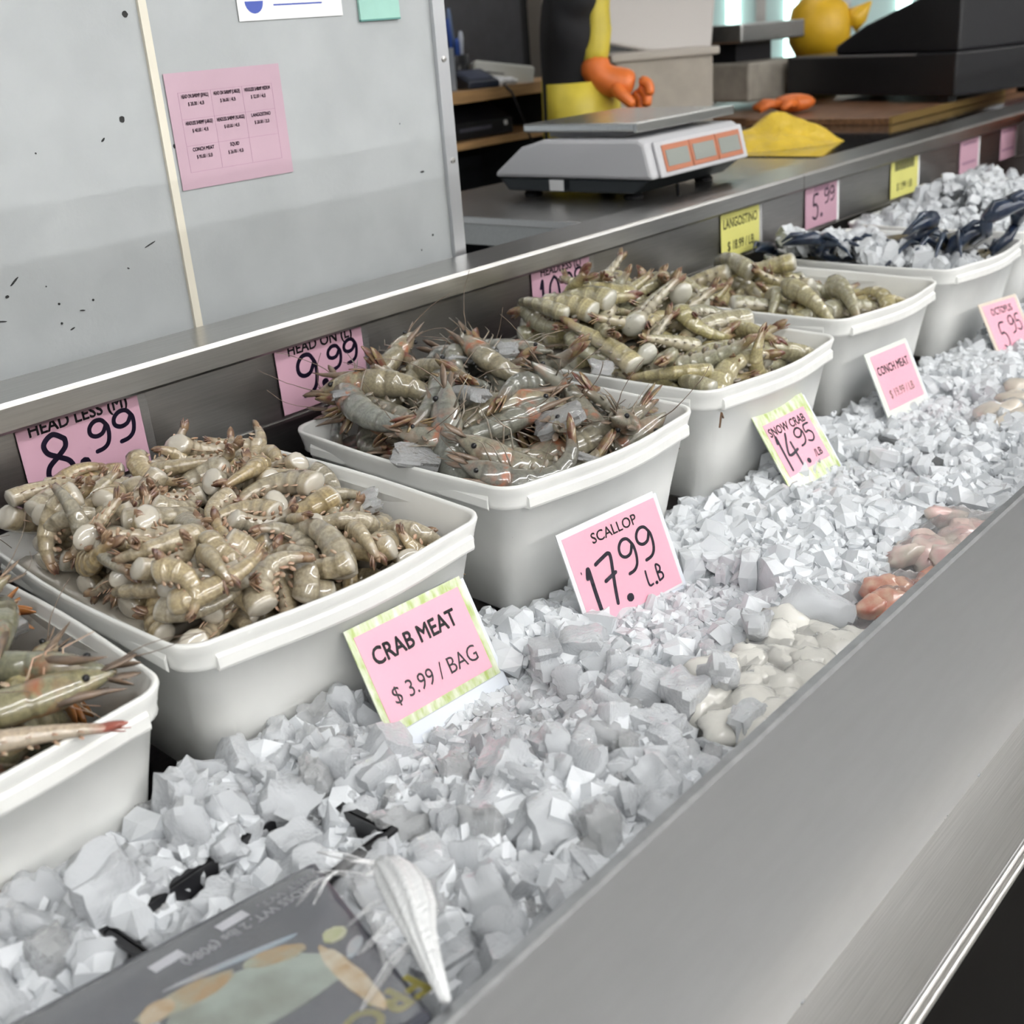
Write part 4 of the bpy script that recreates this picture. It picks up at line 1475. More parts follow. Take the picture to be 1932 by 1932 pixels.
def seafood_bag(name, label, cat, loc, rz, hx, hy, hz, part, m, n, rad, seed):
    t = thing(name, label, cat, xf(loc, 0, 0, rz))
    rg = random.Random(seed)
    pl = []
    for k in range(n * 6):
        x, y = rg.uniform(-hx, hx) * .86, rg.uniform(-hy, hy) * .8
        r = rad * rg.uniform(0.8, 1.15)
        if len(pl) >= n or any((x - a) ** 2 + (y - b) ** 2 < (0.48 * (r + c)) ** 2 for a, b, c in pl):
            continue
        pl.append((x, y, r))
        o = lump(seed * 31 + k, (r * 1.15, r * 1.0, r * 0.62)).obj(part, m, t, smooth=True)
        o.matrix_basis = xf((x, y, hz * 0.45 + 0.006 * rg.random()), rg.uniform(-25, 25), rg.uniform(-25, 25), rg.uniform(0, 360))
    mb = MB()
    N = 20
    for i in range(N + 1):
        for j in range(N + 1):
            u, v = 2 * i / N - 1, 2 * j / N - 1
            e = max(0, 1 - abs(u) ** 4) * max(0, 1 - abs(v) ** 4)
            z = hz * 1.15 * e ** 0.5 + 0.006 * mnoise.noise((u * 6 + seed, v * 6, 1)) * (0.3 + e)
            w = 1 + 0.10 * mnoise.noise((u * 2, v * 2, seed))
            mb.v.append((u * hx * w, v * hy * w, z))
    for i in range(N):
        for j in range(N):
            a = i * (N + 1) + j
            mb.f.append((a, a + N + 1, a + N + 2, a + 1))
    mb.obj('bag_film', M_BAG, t, smooth=True)
    return t


seafood_bag('scallop_bag', 'clear bag of pale cream scallops against the front guard', 'seafood bag', (0.975, 0.530, 0.836), -4, 0.135, 0.062, 0.028, 'scallop', M_SCALP, 26, 0.027, 3)
for k_, (bx, by, bz, bs) in enumerate(((0.872, 0.578, 0.862, 0.05), (0.905, 0.560, 0.872, 0.042), (0.865, 0.500, 0.858, 0.046), (1.03, 0.585, 0.868, 0.04), (1.10, 0.55, 0.866, 0.045))):
    link('ice_cube', big[k_], M=xf((bx, by, bz), 30 * k_, 50 * k_, 70 * k_) @ Matrix.Scale(bs, 4), label='ice cube resting on the bag of scallops', cat='ice cube', group='ice cubes on the scallop bag')
M_REDM = mat('snow_crab_meat', (0.52, 0.17, 0.12), 0.3, sss=0.3, coat=0.7, c2=(0.66, 0.45, 0.34), vscale=45, bmp=0.4)
seafood_bag('snow_crab_bag', 'bag of reddish snow crab pieces against the front guard', 'seafood bag', (1.205, 0.485, 0.846), 6, 0.060, 0.040, 0.022, 'crab_piece', M_REDM, 9, 0.020, 5)
M_PALEM = mat('conch_meat', (0.66, 0.60, 0.52), 0.3, sss=0.5, coat=0.7, c2=(0.66, 0.44, 0.42), vscale=30, bmp=0.4)
seafood_bag('conch_meat_bag', 'bag of pale pinkish conch meat on the ice by the guard', 'seafood bag', (1.385, 0.505, 0.842), 0, 0.105, 0.055, 0.026, 'conch_piece', M_PALEM, 9, 0.027, 7)
seafood_bag('octopus_bag', 'bag of beige octopus on the ice below the octopus sign', 'seafood bag', (2.02, 0.585, 0.835), 0, 0.20, 0.080, 0.026, 'octopus_piece', mat('octopus_meat', (0.60, 0.54, 0.46), 0.3, sss=0.4, coat=0.7, var=0.1), 12, 0.036, 9)

# ================================================================== BLUE CRABS
M_SHELL = mat('crab_shell', (0.17, 0.13, 0.065), 0.3, coat=0.8, c2=(0.07, 0.065, 0.04), vscale=50, bmp=0.5)
M_CLAW = mat('crab_claw_blue', (0.012, 0.022, 0.055), 0.28, coat=0.8, c2=(0.03, 0.05, 0.085), vscale=50)


def crab(label, loc, rx, ry, rz, s=1.0):
    t = thing('blue_crab', label, 'crab', xf(loc, rx, ry, rz) @ Matrix.Scale(s, 4), 'blue crabs on ice')
    out = []
    for a in [i * 2 * math.pi / 28 for i in range(28)]:
        x, y = 0.075 * math.cos(a), 0.045 * math.sin(a)
        if abs(math.sin(a)) < 0.15:
            x *= 1.25
        if y > 0 and int(a * 9) % 2:
            y *= 1.06
        out.append((x, y))
    lev = [([(p[0] * k, p[1] * k) for p in out], z) for k, z in ((0.3, -0.020), (0.75, -0.016), (0.97, -0.004), (1.0, 0.0), (0.9, 0.010), (0.62, 0.018), (0.25, 0.022))]
    ring_stack(lev).obj('carapace', M_SHELL, t, smooth=True)
    for sg in (1, -1):
        arm = MB().tube([(0.045 * sg, 0.030, 0), (0.085 * sg, 0.060, 0.014), (0.125 * sg, 0.062, 0.035)], [0.011, 0.013, 0.012], 8)
        a = arm.obj('claw_arm', M_CLAW, t, smooth=True)
        cl = MB().tube([(0.122 * sg, 0.060, 0.036), (0.115 * sg, 0.085, 0.050), (0.095 * sg, 0.115, 0.055), (0.070 * sg, 0.150, 0.052)], [0.010, 0.019, 0.014, 0.003], 8)
        c = cl.obj('claw', M_CLAW, t, smooth=True)
        MB().tube([(0.108 * sg, 0.108, 0.064), (0.092 * sg, 0.132, 0.072), (0.072 * sg, 0.152, 0.060)], [0.009, 0.007, 0.002], 7).obj('claw_finger', M_CLAW, c, smooth=True)
        for k in range(4):
            y = 0.012 - k * 0.018
            MB().tube([(0.06 * sg, y, -0.004), (0.10 * sg, y - 0.012 * k, 0.022), (0.135 * sg, y - 0.022 * k, 0.0), (0.155 * sg, y - 0.03 * k, -0.022)], [0.007, 0.006, 0.0045, 0.0015], 7).obj('leg', M_CLAW, t, smooth=True)
        MB().ball((0.016 * sg, 0.046, 0.008), 0.004, 8, 6).obj('eye', M_BLACK, t, smooth=True)


crab('blue crab with raised bent claws at the right of its tub', (2.50, 0.955, 1.010), 10, -8, 200, 1.05)
crab('blue crab lying in the middle of the crab tub', (2.42, 1.10, 1.005), 0, 10, 120)
crab('blue crab at the back left of the crab tub near the langostino tag', (2.35, 1.185, 1.0), -6, 14, 60, 0.8)
crab('blue crab hanging a claw over the front rim of its tub', (2.53, 0.935, 0.965), 28, 6, 165, 0.9)
mb = MB()
rg = np.random.default_rng(8)


def tub_ice(ti, zfun, n, seed, label):
    a, b, c, d, zr = TUBS[ti]
    mb = MB()
    rg = np.random.default_rng(seed)
    for i in range(n):
        x, y = rg.uniform(-1, 1), rg.uniform(0, 1)
        z = zfun(x, y)
        p = ((a + b) / 2 + x * ((b - a) / 2 - 0.03), c + 0.03 + y * (d - c - 0.06), z - rg.uniform(0, 0.03))
        v, f = small[int(rg.integers(0, 6))]
        mb.add(v, f, Matrix.Translation(p) @ Euler(tuple(rg.uniform(0, 6.28, 3))).to_matrix().to_4x4() @ Matrix.Scale(rg.uniform(0.015, 0.045), 4))
    lev = [(rrect((b - a) / 2 - 0.042, (d - c) / 2 - 0.042, 0.03), -0.175), (rrect((b - a) / 2 - 0.022, (d - c) / 2 - 0.022, 0.03), zfun(0, 0) - zr - 0.03)]
    q = ring_stack(lev)
    mb.add(q.v, q.f, TUBM[ti])
    mb.obj('tub_ice', M_ICE_M, kind='stuff', label=label, cat='ice')


tub_ice(5, lambda u, v: 0.985 + 0.035 * v - 0.02 * u + 0.02 * math.exp(-((u + .7) / .4) ** 2 - ((v - .6) / .4) ** 2), 420, 21, 'crushed ice under the blue crabs')
tub_ice(6, lambda u, v: 1.0 + 0.09 * math.exp(-((u - 0.1) / .45) ** 2 - ((v - .55) / .28) ** 2), 460, 22, 'mound of crushed ice in the tub beyond the blue crabs')
tub_ice(7, lambda u, v: 0.99 + 0.04 * v, 300, 23, 'crushed ice in the last tub of the row')
# loose feelers on the tub fronts and the ice
M_FEEL = mat('feeler', (0.34, 0.20, 0.12), 0.4)
for lab, pts in (('long thin shrimp feeler hanging down the front of the near left tub', [(0.262, 0.868, 1.0), (0.262, 0.848, 0.995), (0.265, 0.850, 0.93), (0.283, 0.856, 0.885), (0.297, 0.850, 0.868), (0.317, 0.846, 0.873)]),
                 ('short curled shrimp feeler on the ice beside the near left tub', [(0.425, 0.812, 0.858), (0.438, 0.822, 0.876), (0.455, 0.832, 0.892), (0.464, 0.832, 0.888), (0.466, 0.828, 0.876)])):
    MB().tube([tuple(q) for q in pts], 0.0007, 5).obj('shrimp_feeler', M_FEEL, smooth=True, label=lab, cat='shrimp feeler')
MB().tube([(1.400, 0.8575, 0.945), (1.402, 0.8555, 0.968), (1.407, 0.8555, 0.958)], 0.0016, 5).obj('shrimp_feeler', M_FEEL, smooth=True, label='small brown bent feeler stuck on the tub behind the snow crab sign', cat='shrimp feeler')

# ================================================================== WORK AREA BEHIND THE COUNTER
tb = thing('work_table', 'stainless steel work table carrying the white scale', 'table', Matrix.Translation((2.2, 1.75, 0)))
box('table_top', M_STEEL, -0.345, 0.62, -0.315, 0.30, 1.122, 1.138, tb, bevel=0.002)
box('apron', steel('apron_steel', (0.5, 0.5, 0.48), 0.4, (1, 20, 20)), -0.335, 0.61, -0.305, 0.29, 1.078, 1.122, tb)
for sx in (-0.31, 0.59):
    for sy in (-0.28, 0.265):
        MB().tube([(sx, sy, 0.0), (sx, sy, 1.06)], 0.018, 12).obj('leg', M_STEEL, tb, smooth=True)
# weighing scale
sc = thing('weighing_scale', 'white price computing scale with a steel pan beside the panel wall', 'scale', Matrix.Translation((2.28, 1.65, 1.138)))
M_SCW = mat('scale_white', (0.62, 0.62, 0.64), 0.4)
prof = [(-0.215, 0.046), (-0.195, 0.120), (-0.180, 0.128), (0.075, 0.128), (0.140, 0.112), (0.215, 0.060), (0.222, 0.046)]
MB().prism(prof, -0.19, 0.19).obj('housing', M_SCW, sc, bevel=0.008)
MB().prism([(-0.205, 0.046), (0.218, 0.046), (0.19, 0.016), (-0.16, 0.016)], -0.18, 0.18).obj('base', mat('scale_base', (0.02, 0.025, 0.028), 0.4), sc, bevel=0.004)
for sx in (-0.14, 0.14):
    for sy in (-0.13, 0.15):
        MB().lathe([(0.02, 0), (0.022, 0.006), (0.012, 0.018)], 12, Matrix.Translation((sx, sy, 0))).obj('foot', M_BLACK, sc)
box('pan', steel('pan_steel', (0.6, 0.6, 0.58), 0.25, (1, 20, 20)), -0.175, 0.195, -0.165, 0.140, 0.142, 0.160, sc, bevel=0.004)
box('pan_support', M_SCW, -0.13, 0.13, -0.11, 0.10, 0.128, 0.142, sc)
box('pan_rim', MATS['pan_steel'], -0.182, 0.202, -0.175, -0.165, 0.140, 0.160, sc, bevel=0.002)
# display face: frame, three windows
FM = Matrix.Translation((0, -0.2055, 0.083)) @ Matrix.Rotation(R(-15), 4, 'X')
fr = MB().box(-0.165, 0.185, -0.008, 0.0, -0.038, 0.038, FM).obj('display_frame', M_SCW, sc, bevel=0.006)
for k in range(3):
    x0 = -0.145 + k * 0.104
    MB().box(x0, x0 + 0.100, -0.0105, -0.008, -0.028, 0.027, FM).obj('display_border', mat('display_orange', (0.55, 0.20, 0.11), 0.4), sc)
    MB().box(x0 + 0.008, x0 + 0.092, -0.0115, -0.0105, -0.018, 0.016, FM).obj('display_window', mat('lcd_grey', (0.33, 0.35, 0.32), 0.2), sc)
MB().box(-0.1905, -0.190, 0.02, 0.06, 0.02, 0.044).obj('rating_label', M_WHITE, sc)
MB().tube([(-0.06, -0.19, 0.02), (-0.10, -0.22, -0.01), (-0.12, -0.225, -0.08)], 0.004, 6).obj('power_cord', M_BLACK, sc, smooth=True)

# long work surface continuing behind the rail
wc = thing('back_counter', 'dark glossy work counter behind the steel rail holding cloth and register', 'counter', Matrix.Translation((0, 0, 0)))
box('counter_top', mat('counter_gloss', (0.05, 0.05, 0.05), 0.08, coat=1.0), 2.86, 5.95, 1.43, 2.10, 1.12, 1.138, wc)
box('counter_body', M_DARK, 2.88, 5.95, 1.45, 2.08, 0.0, 1.12, wc)
box('wood_board', mat('wood_brown', (0.20, 0.10, 0.05), 0.4, var=0.25, vscale=8, vstretch=(1, 12, 12)), 3.60, 5.9, 1.60, 2.10, 1.138, 1.16, wc, bevel=0.003)
box('brass_edge', mat('brass_edge', (0.45, 0.30, 0.10), 0.35, 0.7), 3.60, 4.55, 1.592, 1.60, 1.140, 1.162, wc)
# yellow rubber gloves heap
M_YEL = mat('yellow_rubber', (0.72, 0.50, 0.05), 0.45, var=0.12, vscale=14, bmp=0.8, bscale=22, bdist=0.02)


def cloth_heap(name, label, cat, loc, rz, hx, hy, hz, m, seed, peaks):
    t = MB()
    N = 26
    for i in range(N + 1):
        for j in range(N + 1):
            u, v = 2 * i / N - 1, 2 * j / N - 1
            r = math.hypot(u, v)
            a = math.atan2(v, u)
            k = 1 + 0.15 * mnoise.noise((math.cos(a) * 1.5 + seed, math.sin(a) * 1.5, 0))
            q = max(abs(u), abs(v)) / max(r, 1e-6)
            x, y = u * q * hx * k, v * q * hy * k
            rr = min(1, max(abs(u), abs(v)))
            z = hz * (1 - rr ** 2.2) * (0.5 + 0.3 * mnoise.noise((u * 2.2, v * 2.2, seed)))
            for (pu, pv, ph, pw) in peaks:
                z += ph * math.exp(-((u - pu) ** 2 + (v - pv) ** 2) / pw ** 2) * (1 - rr ** 6)
            z += 0.006 * mnoise.noise((u * 8, v * 8, seed)) * (1 - rr ** 4)
            t.v.append((x, y, max(z, 0.0)))
    for i in range(N):
        for j in range(N):
            a = i * (N + 1) + j
            t.f.append((a, a + N + 1, a + N + 2, a + 1))
    o = len(t.v)
    return t.obj(name, m, smooth=True, label=label, cat=cat, M=xf(loc, 0, 0, rz))


cloth_heap('yellow_cloth', 'crumpled yellow rubber cloth on the glossy counter behind the scale', 'cloth', (3.05, 1.72, 1.1385), -42, 0.24, 0.12, 0.06, M_YEL, 3, [(0.30, 0.2, 0.055, 0.36), (-0.4, -0.1, 0.02, 0.5), (0.7, -0.1, 0.025, 0.25)])
# black register
rgst = thing('cash_register', 'large black cash register on the counter at the upper right', 'cash register', xf((4.36, 1.90, 1.162), 0, 0, -20))
box('drawer', M_BLACK, -0.20, 0.28, -0.42, 0.38, 0.02, 0.155, rgst, bevel=0.006)
MB().prism([(0.16, 0.155), (-0.40, 0.155), (-0.40, 0.36), (-0.24, 0.33), (0.02, 0.25), (0.16, 0.185)], -0.17, 0.25).obj('upper_body', M_BLACK, rgst, bevel=0.01)
MB().prism([(0.02, 0.252), (0.155, 0.190), (0.16, 0.196), (0.025, 0.258)], -0.12, 0.20).obj('keyboard', mat('key_grey', (0.16, 0.16, 0.17), 0.5), rgst)
box('rear_screen', M_BLACK, -0.05, 0.0, -0.46, -0.30, 0.33, 0.62, rgst, bevel=0.006)
for sx in (-0.16, 0.22):
    for sy in (-0.36, 0.32):
        box('foot', M_BLACK, sx - 0.02, sx + 0.02, sy - 0.02, sy + 0.02, -0.002, 0.02, rgst)
box('side_highlight', mat('register_highlight', (0.22, 0.22, 0.22), 0.4), -0.202, -0.2, -0.25, 0.36, 0.148, 0.155, rgst)  # lighter grey strip paints a highlight along the drawer's top edge
# rounded yellow sack with a pointed corner, on a stand
yb = thing('yellow_sack', 'round yellow sack with a pointed corner behind the register', 'sack', Matrix.Translation((4.70, 2.40, 1.288)) @ Matrix.Scale(1.08, 4))
MB().lathe([(0.03, 0.0), (0.085, 0.012), (0.112, 0.06), (0.115, 0.12), (0.10, 0.18), (0.06, 0.215), (0.01, 0.225)], 22).obj('sack_body', mat('sack_yellow', (0.74, 0.44, 0.02), 0.45, var=0.05), yb, smooth=True)
MB().tube([(0.06, -0.09, 0.12), (0.075, -0.125, 0.145), (0.09, -0.16, 0.185)], [0.05, 0.035, 0.003], 10).obj('pointed_corner', MATS['sack_yellow'], yb, smooth=True)
MB().lathe([(0.07, -0.138), (0.06, -0.09), (0.065, 0.0)], 14).obj('stand', mat('stand_brass', (0.12, 0.09, 0.03), 0.5, 0.3), yb)
# second scale farther back
s2 = thing('steel_scale', 'steel platform scale far behind the counter beside the yellow sack', 'scale', xf((4.35, 2.60, 1.14), 0, 0, -12))
box('housing', mat('scale_beige', (0.35, 0.32, 0.27), 0.5, var=0.1), -0.16, 0.16, -0.24, 0.20, 0.03, 0.17, s2, bevel=0.01)
box('pan', MATS['pan_steel'], -0.18, 0.18, -0.22, 0.18, 0.24, 0.305, s2, bevel=0.006)
box('pan_support', M_BLACK, -0.10, 0.10, -0.12, 0.08, 0.17, 0.24, s2)
box('blue_cloth', mat('teal_cloth', (0.10, 0.27, 0.31), 0.7, var=0.3), -0.175, -0.05, 0.05, 0.215, 0.06, 0.175, s2, bevel=0.01)
MB().tube([(-0.16, 0.23, 0.14), (-0.12, 0.17, 0.21), (-0.08, 0.12, 0.24)], [0.03, 0.035, 0.02], 8).obj('orange_strap', mat('orange_rubber', (0.72, 0.17, 0.03), 0.45, var=0.1, bmp=0.4, bscale=50), s2, smooth=True)
st2 = thing('side_bench', 'low brown bench carrying the steel platform scale', 'bench', Matrix.Translation((4.45, 2.62, 0)))
box('bench_top', MATS['wood_brown'], -0.55, 0.8, -0.40, 0.42, 1.10, 1.138, st2, bevel=0.003)
box('bench_body', M_DARK, -0.52, 0.78, -0.38, 0.40, 0.0, 1.10, st2)
# orange glove lying by the register
og = thing('orange_glove', 'orange rubber glove lying flat beside the black register', 'glove', xf((3.80, 2.03, 1.1625), 0, 0, 130))
MB().ball((0, 0, 0.03), (0.075, 0.05, 0.03), 14, 9).obj('palm', MATS['orange_rubber'], og, smooth=True)
for k in range(4):
    a = -0.3 + 0.2 * k
    MB().tube([(0.05, -0.03 + 0.02 * k, 0.03), (0.09, -0.04 + 0.03 * k, 0.035), (0.125, -0.05 + 0.038 * k, 0.018)], [0.014, 0.013, 0.009], 8).obj('finger', MATS['orange_rubber'], og, smooth=True)
MB().tube([(0.0, 0.04, 0.03), (0.03, 0.075, 0.035), (0.055, 0.09, 0.02)], [0.016, 0.014, 0.01], 8).obj('thumb', MATS['orange_rubber'], og, smooth=True)

# ------------------------------------------------------------------ dark back wall, cabinets, desk
box('wall_rear', mat('rear_wall', (0.045, 0.045, 0.05), 0.6, var=0.1), 1.2, 3.62, 3.05, 3.15, 0, 3.2, kind='structure')
box('trim_3', mat('post_alu', (0.42, 0.38, 0.33), 0.4, 0.6), 3.66, 3.73, 2.98, 3.05, 0, 3.2, kind='structure')
box('wall_rear_dark', mat('rear_wall_black', (0.006, 0.007, 0.009), 0.5), 3.62, 4.15, 3.05, 3.15, 0, 3.2, kind='structure')
box('wall_rear_grey', mat('rear_wall_grey', (0.09, 0.095, 0.10), 0.6), 4.15, 4.92, 3.05, 3.15, 0, 3.2, kind='structure')
dk = thing('wooden_desk', 'wooden shelf desk against the dark rear wall', 'desk', Matrix.Translation((2.9, 2.85, 0)))
M_WOOD = mat('oak', (0.42, 0.25, 0.11), 0.45, var=0.2, vscale=6, vstretch=(1, 14, 14))
box('desk_top', M_WOOD, -0.9, 0.50, -0.25, 0.19, 1.295, 1.330, dk, bevel=0.002)
box('shelf', M_WOOD, -0.9, 0.40, -0.25, 0.19, 1.160, 1.182, dk, bevel=0.002)
box('desk_side', M_DARK, 0.40, 0.43, -0.24, 0.19, 0.0, 1.295, dk)
box('desk_side', M_DARK, -0.9, -0.87, -0.24, 0.19, 0.0, 1.295, dk)
box('desk_back', mat('desk_black', (0.008, 0.009, 0.012), 0.6), -0.87, 0.40, 0.16, 0.19, 0.0, 1.295, dk)
bx_ = thing('printer', 'black printer on the shelf under the desk top', 'printer', Matrix.Translation((2.90, 2.74, 1.1825)))
MB().prism([(-0.10, 0.0), (0.12, 0.0), (0.12, 0.10), (0.02, 0.105), (-0.10, 0.05)], -0.16, 0.16).obj('printer_body', M_BLACK, bx_, bevel=0.006)
box('tray_slot', mat('slot_grey', (0.08, 0.08, 0.1), 0.4), -0.1, 0.05, -0.103, -0.099, 0.025, 0.035, bx_)
MB().lathe([(0.008, 0), (0.008, 0.004)], 10, xf((0.12, -0.10, 0.035), 90)).obj('power_button', M_WHITE, bx_)
gb = thing('grey_box', 'grey metal box with a red mark beside the panel wall', 'box', xf((2.75, 2.70, 1.330), 0, 0, 0))
box('box_body', mat('box_grey', (0.28, 0.30, 0.33), 0.5), -0.07, 0.07, -0.05, 0.06, 0, 0.125, gb, bevel=0.003)
box('sticker', M_WHITE, -0.045, 0.035, -0.051, -0.050, 0.045, 0.09, gb)
box('red_mark', mat('red_mark', (0.6, 0.05, 0.04), 0.5), -0.02, 0.01, -0.052, -0.051, 0.05, 0.085, gb)
ph = thing('pen_holder', 'black pen cup with blue and white pens on the desk', 'pen cup', Matrix.Translation((2.97, 2.78, 1.330)))
MB().lathe([(0.035, 0), (0.037, 0.10), (0.033, 0.10), (0.031, 0.006)], 16).obj('cup', M_BLACK, ph, smooth=True)
for k, (dx, dy, h, m) in enumerate(((-0.015, 0.005, 0.21, 'pen_blue'), (0.004, -0.012, 0.17, 'pen_white'), (0.016, 0.01, 0.15, 'pen_pale'), (-0.012, -0.014, 0.15, 'pen_blue'), (0.0, 0.014, 0.24, 'pen_pale'))):
    mm = mat(m, {'pen_blue': (0.02, 0.07, 0.32), 'pen_white': (0.55, 0.58, 0.65), 'pen_pale': (0.12, 0.18, 0.32)}[m], 0.4)
    MB().tube([(dx * 0.6, dy * 0.6, 0.01), (dx * 1.5, dy * 1.5, h * 0.9), (dx * 1.52, dy * 1.52, h)], [0.008, 0.008, 0.005], 8).obj('pen', mm, ph, smooth=True)
tm = thing('card_terminal', 'dark card payment terminal leaning on the desk', 'card terminal', xf((2.915, 2.66, 1.331), 0, 0, -20))
MB().prism([(-0.05, 0.0), (0.07, 0.0), (0.07, 0.055), (-0.05, 0.02)], -0.05, 0.06).obj('terminal_body', mat('terminal_dark', (0.015, 0.02, 0.035), 0.4), tm, bevel=0.004)
MB().prism([(-0.03, 0.027), (0.055, 0.0515), (0.055, 0.0525), (-0.03, 0.028)], -0.035, 0.045).obj('keypad', mat('keypad', (0.05, 0.06, 0.10), 0.4), tm)
wb = thing('receipt_printer', 'white boxy receipt printer tipped on the desk', 'receipt printer', xf((3.08, 2.70, 1.331), 0, 10, -38))
MB().prism([(-0.045, 0.0), (0.045, 0.0), (0.045, 0.055), (-0.045, 0.065)], -0.10, 0.10).obj('printer_case', mat('case_cream', (0.66, 0.66, 0.60), 0.4), wb, bevel=0.008)
box('paper_slot', M_DARK, -0.07, 0.0, -0.0462, -0.045, 0.03, 0.034, wb)
pr = thing('crumpled_paper', 'crumpled white paper beside the card terminal', 'paper', Matrix.Translation((2.985, 2.635, 1.345)))
lump(77, (0.035, 0.025, 0.018)).obj('paper_wad', M_WHITE, pr)
lump(78, (0.025, 0.018, 0.012)).obj('paper_wad', M_WHITE, pr).location = (0.035, -0.03, -0.002)
MB().tube([(2.985, 2.605, 1.335), (3.0, 2.585, 1.31), (3.02, 2.57, 1.24), (3.05, 2.56, 1.16), (3.10, 2.55, 1.05)], 0.004, 6).obj('black_cable', M_BLACK, smooth=True, label='thin black cable hanging from the desk', cat='cable')

# grey bin with propped lid
bn = thing('storage_bin', 'beige plastic bin with its pale lid propped open behind the worker', 'bin', xf((3.48, 2.40, 0), 0, 0, -35))
MB().prism([(-0.15, 0.55), (0.15, 0.55), (0.165, 1.385), (-0.165, 1.385)], -0.17, 0.17).obj('bin_body', mat('bin_beige', (0.36, 0.32, 0.27), 0.6, var=0.06), bn, bevel=0.012)
box('bin_rim', mat('bin_rim', (0.42, 0.38, 0.33), 0.6), -0.185, 0.185, -0.18, 0.18, 1.370, 1.395, bn, bevel=0.006)
MB().box(-0.21, 0.21, -0.012, 0.012, 0.0, 0.36, xf((0.02, 0.0, 1.385), -18, 14, 0)).obj('bin_lid', mat('lid_pale', (0.50, 0.47, 0.44), 0.5), bn, bevel=0.01)
box('bin_base', M_DARK, -0.15, 0.15, -0.13, 0.13, 0.0, 0.55, bn)

# cooler with lit glass doors at the far right
cl = thing('glass_cooler', 'upright cooler with lit glass doors in the far background', 'cooler', xf((7.2, 3.6, 0), 0, 0, -60))
box('cabinet', mat('cooler_body', (0.35, 0.36, 0.37), 0.5), -1.3, 1.3, 0.0, 0.6, 0, 2.2, cl)
for k, (xa, xb, xl) in enumerate(((-0.76, -0.45, -0.587), (-0.39, 0.05, -0.238), (0.11, 0.60, 0.42))):
    box('door_frame', M_STEEL, xa - 0.06, xa, -0.05, 0.0, 0.2, 2.1, cl)
    box('door_glass', mat('cooler_glass', (0.45, 0.58, 0.56), 0.15, emit=0.35), xa, xb, -0.02, -0.005, 0.2, 2.1, cl)
    box('door_lamp', mat('cooler_lamp', (0.75, 1.0, 0.95), 0.3, emit=5.0), xl - 0.04, xl + 0.04, -0.045, -0.02, 0.3, 2.05, cl)

# orange barrel and reddish end panel at the far right
box('wall_end', mat('end_red', (0.10, 0.05, 0.045), 0.5), 6.0, 6.1, 0.3, 2.1, 0.0, 1.6, kind='structure')
ob = thing('orange_bucket', 'orange bucket at the right edge beyond the last tub', 'bucket', Matrix.Translation((3.97, 1.20, 0.692)))
MB().lathe([(0.085, 0.0), (0.105, 0.42), (0.11, 0.42), (0.11, 0.44), (0.10, 0.44), (0.08, 0.01)], 24).obj('bucket_body', mat('bucket_orange', (0.55, 0.12, 0.02), 0.4), ob, smooth=True)
MB().tube([(0.105 * math.cos(t), -0.03, 0.42 - 0.10 * math.sin(t)) for t in [i * math.pi / 10 for i in range(11)]], 0.003, 6).obj('handle', M_STEEL, ob, smooth=True)


# ================================================================== PERSON (black top, yellow apron and sleeve, orange glove)
def skin(name, pts, edges, rads, m, parent=None, sub=2, root=0, **k):
    me = bpy.data.meshes.new(name)
    me.from_pydata(pts, edges, [])
    me.materials.append(m)
    o = link(name, me, parent, **k)
    s = o.modifiers.new('skin', 'SKIN')
    s.use_smooth_shade = True
    for i, v in enumerate(me.skin_vertices[0].data):
        r = rads[i]
        v.radius = r if hasattr(r, '__len__') else (r, r)
        v.use_root = i == root
    b = o.modifiers.new('sub', 'SUBSURF')
    b.levels = b.render_levels = sub
    return o


M_SHIRT = mat('black_shirt', (0.010, 0.010, 0.012), 0.8, bmp=0.5, bscale=25)
M_SKIN = mat('skin', (0.45, 0.28, 0.20), 0.5, sss=0.2)
px, py, pz = 2.95, 2.30, 0.12
# local axes for the person: facing -y (towards the counter), local +x = image right along the view normal
pe = skin('person', [(0, 0, 0.92), (0, 0, 1.10), (0, -0.01, 1.28), (0, 0, 1.46), (0, -0.01, 1.56), (0, -0.02, 1.68), (0, -0.03, 1.78),
                     (-0.17, 0, 1.45), (-0.20, -0.05, 1.47), (0.17, 0, 1.45), (0.22, -0.02, 1.28), (0.20, -0.12, 1.12),
                     (0.09, 0, 0.88), (0.11, -0.01, 0.48), (0.11, 0.02, 0.08), (0.11, -0.14, 0.03), (-0.09, 0, 0.88), (-0.11, -0.01, 0.48), (-0.11, 0.02, 0.08), (-0.11, -0.14, 0.03)],
          [(0, 1), (1, 2), (2, 3), (3, 4), (4, 5), (5, 6), (3, 7), (7, 8), (3, 9), (9, 10), (10, 11), (0, 12), (12, 13), (13, 14), (14, 15), (0, 16), (16, 17), (17, 18), (18, 19)],
          [(0.16, 0.11), (0.14, 0.10), (0.16, 0.11), (0.13, 0.09), 0.055, (0.08, 0.095), (0.075, 0.085), 0.07, 0.06, 0.07, 0.05, 0.04, 0.09, 0.06, 0.045, 0.04, 0.09, 0.06, 0.045, 0.04],
          M_SHIRT, label='worker in black with a yellow apron and sleeve and an orange glove', cat='person', M=xf((px, py, pz), 0, 0, 42))
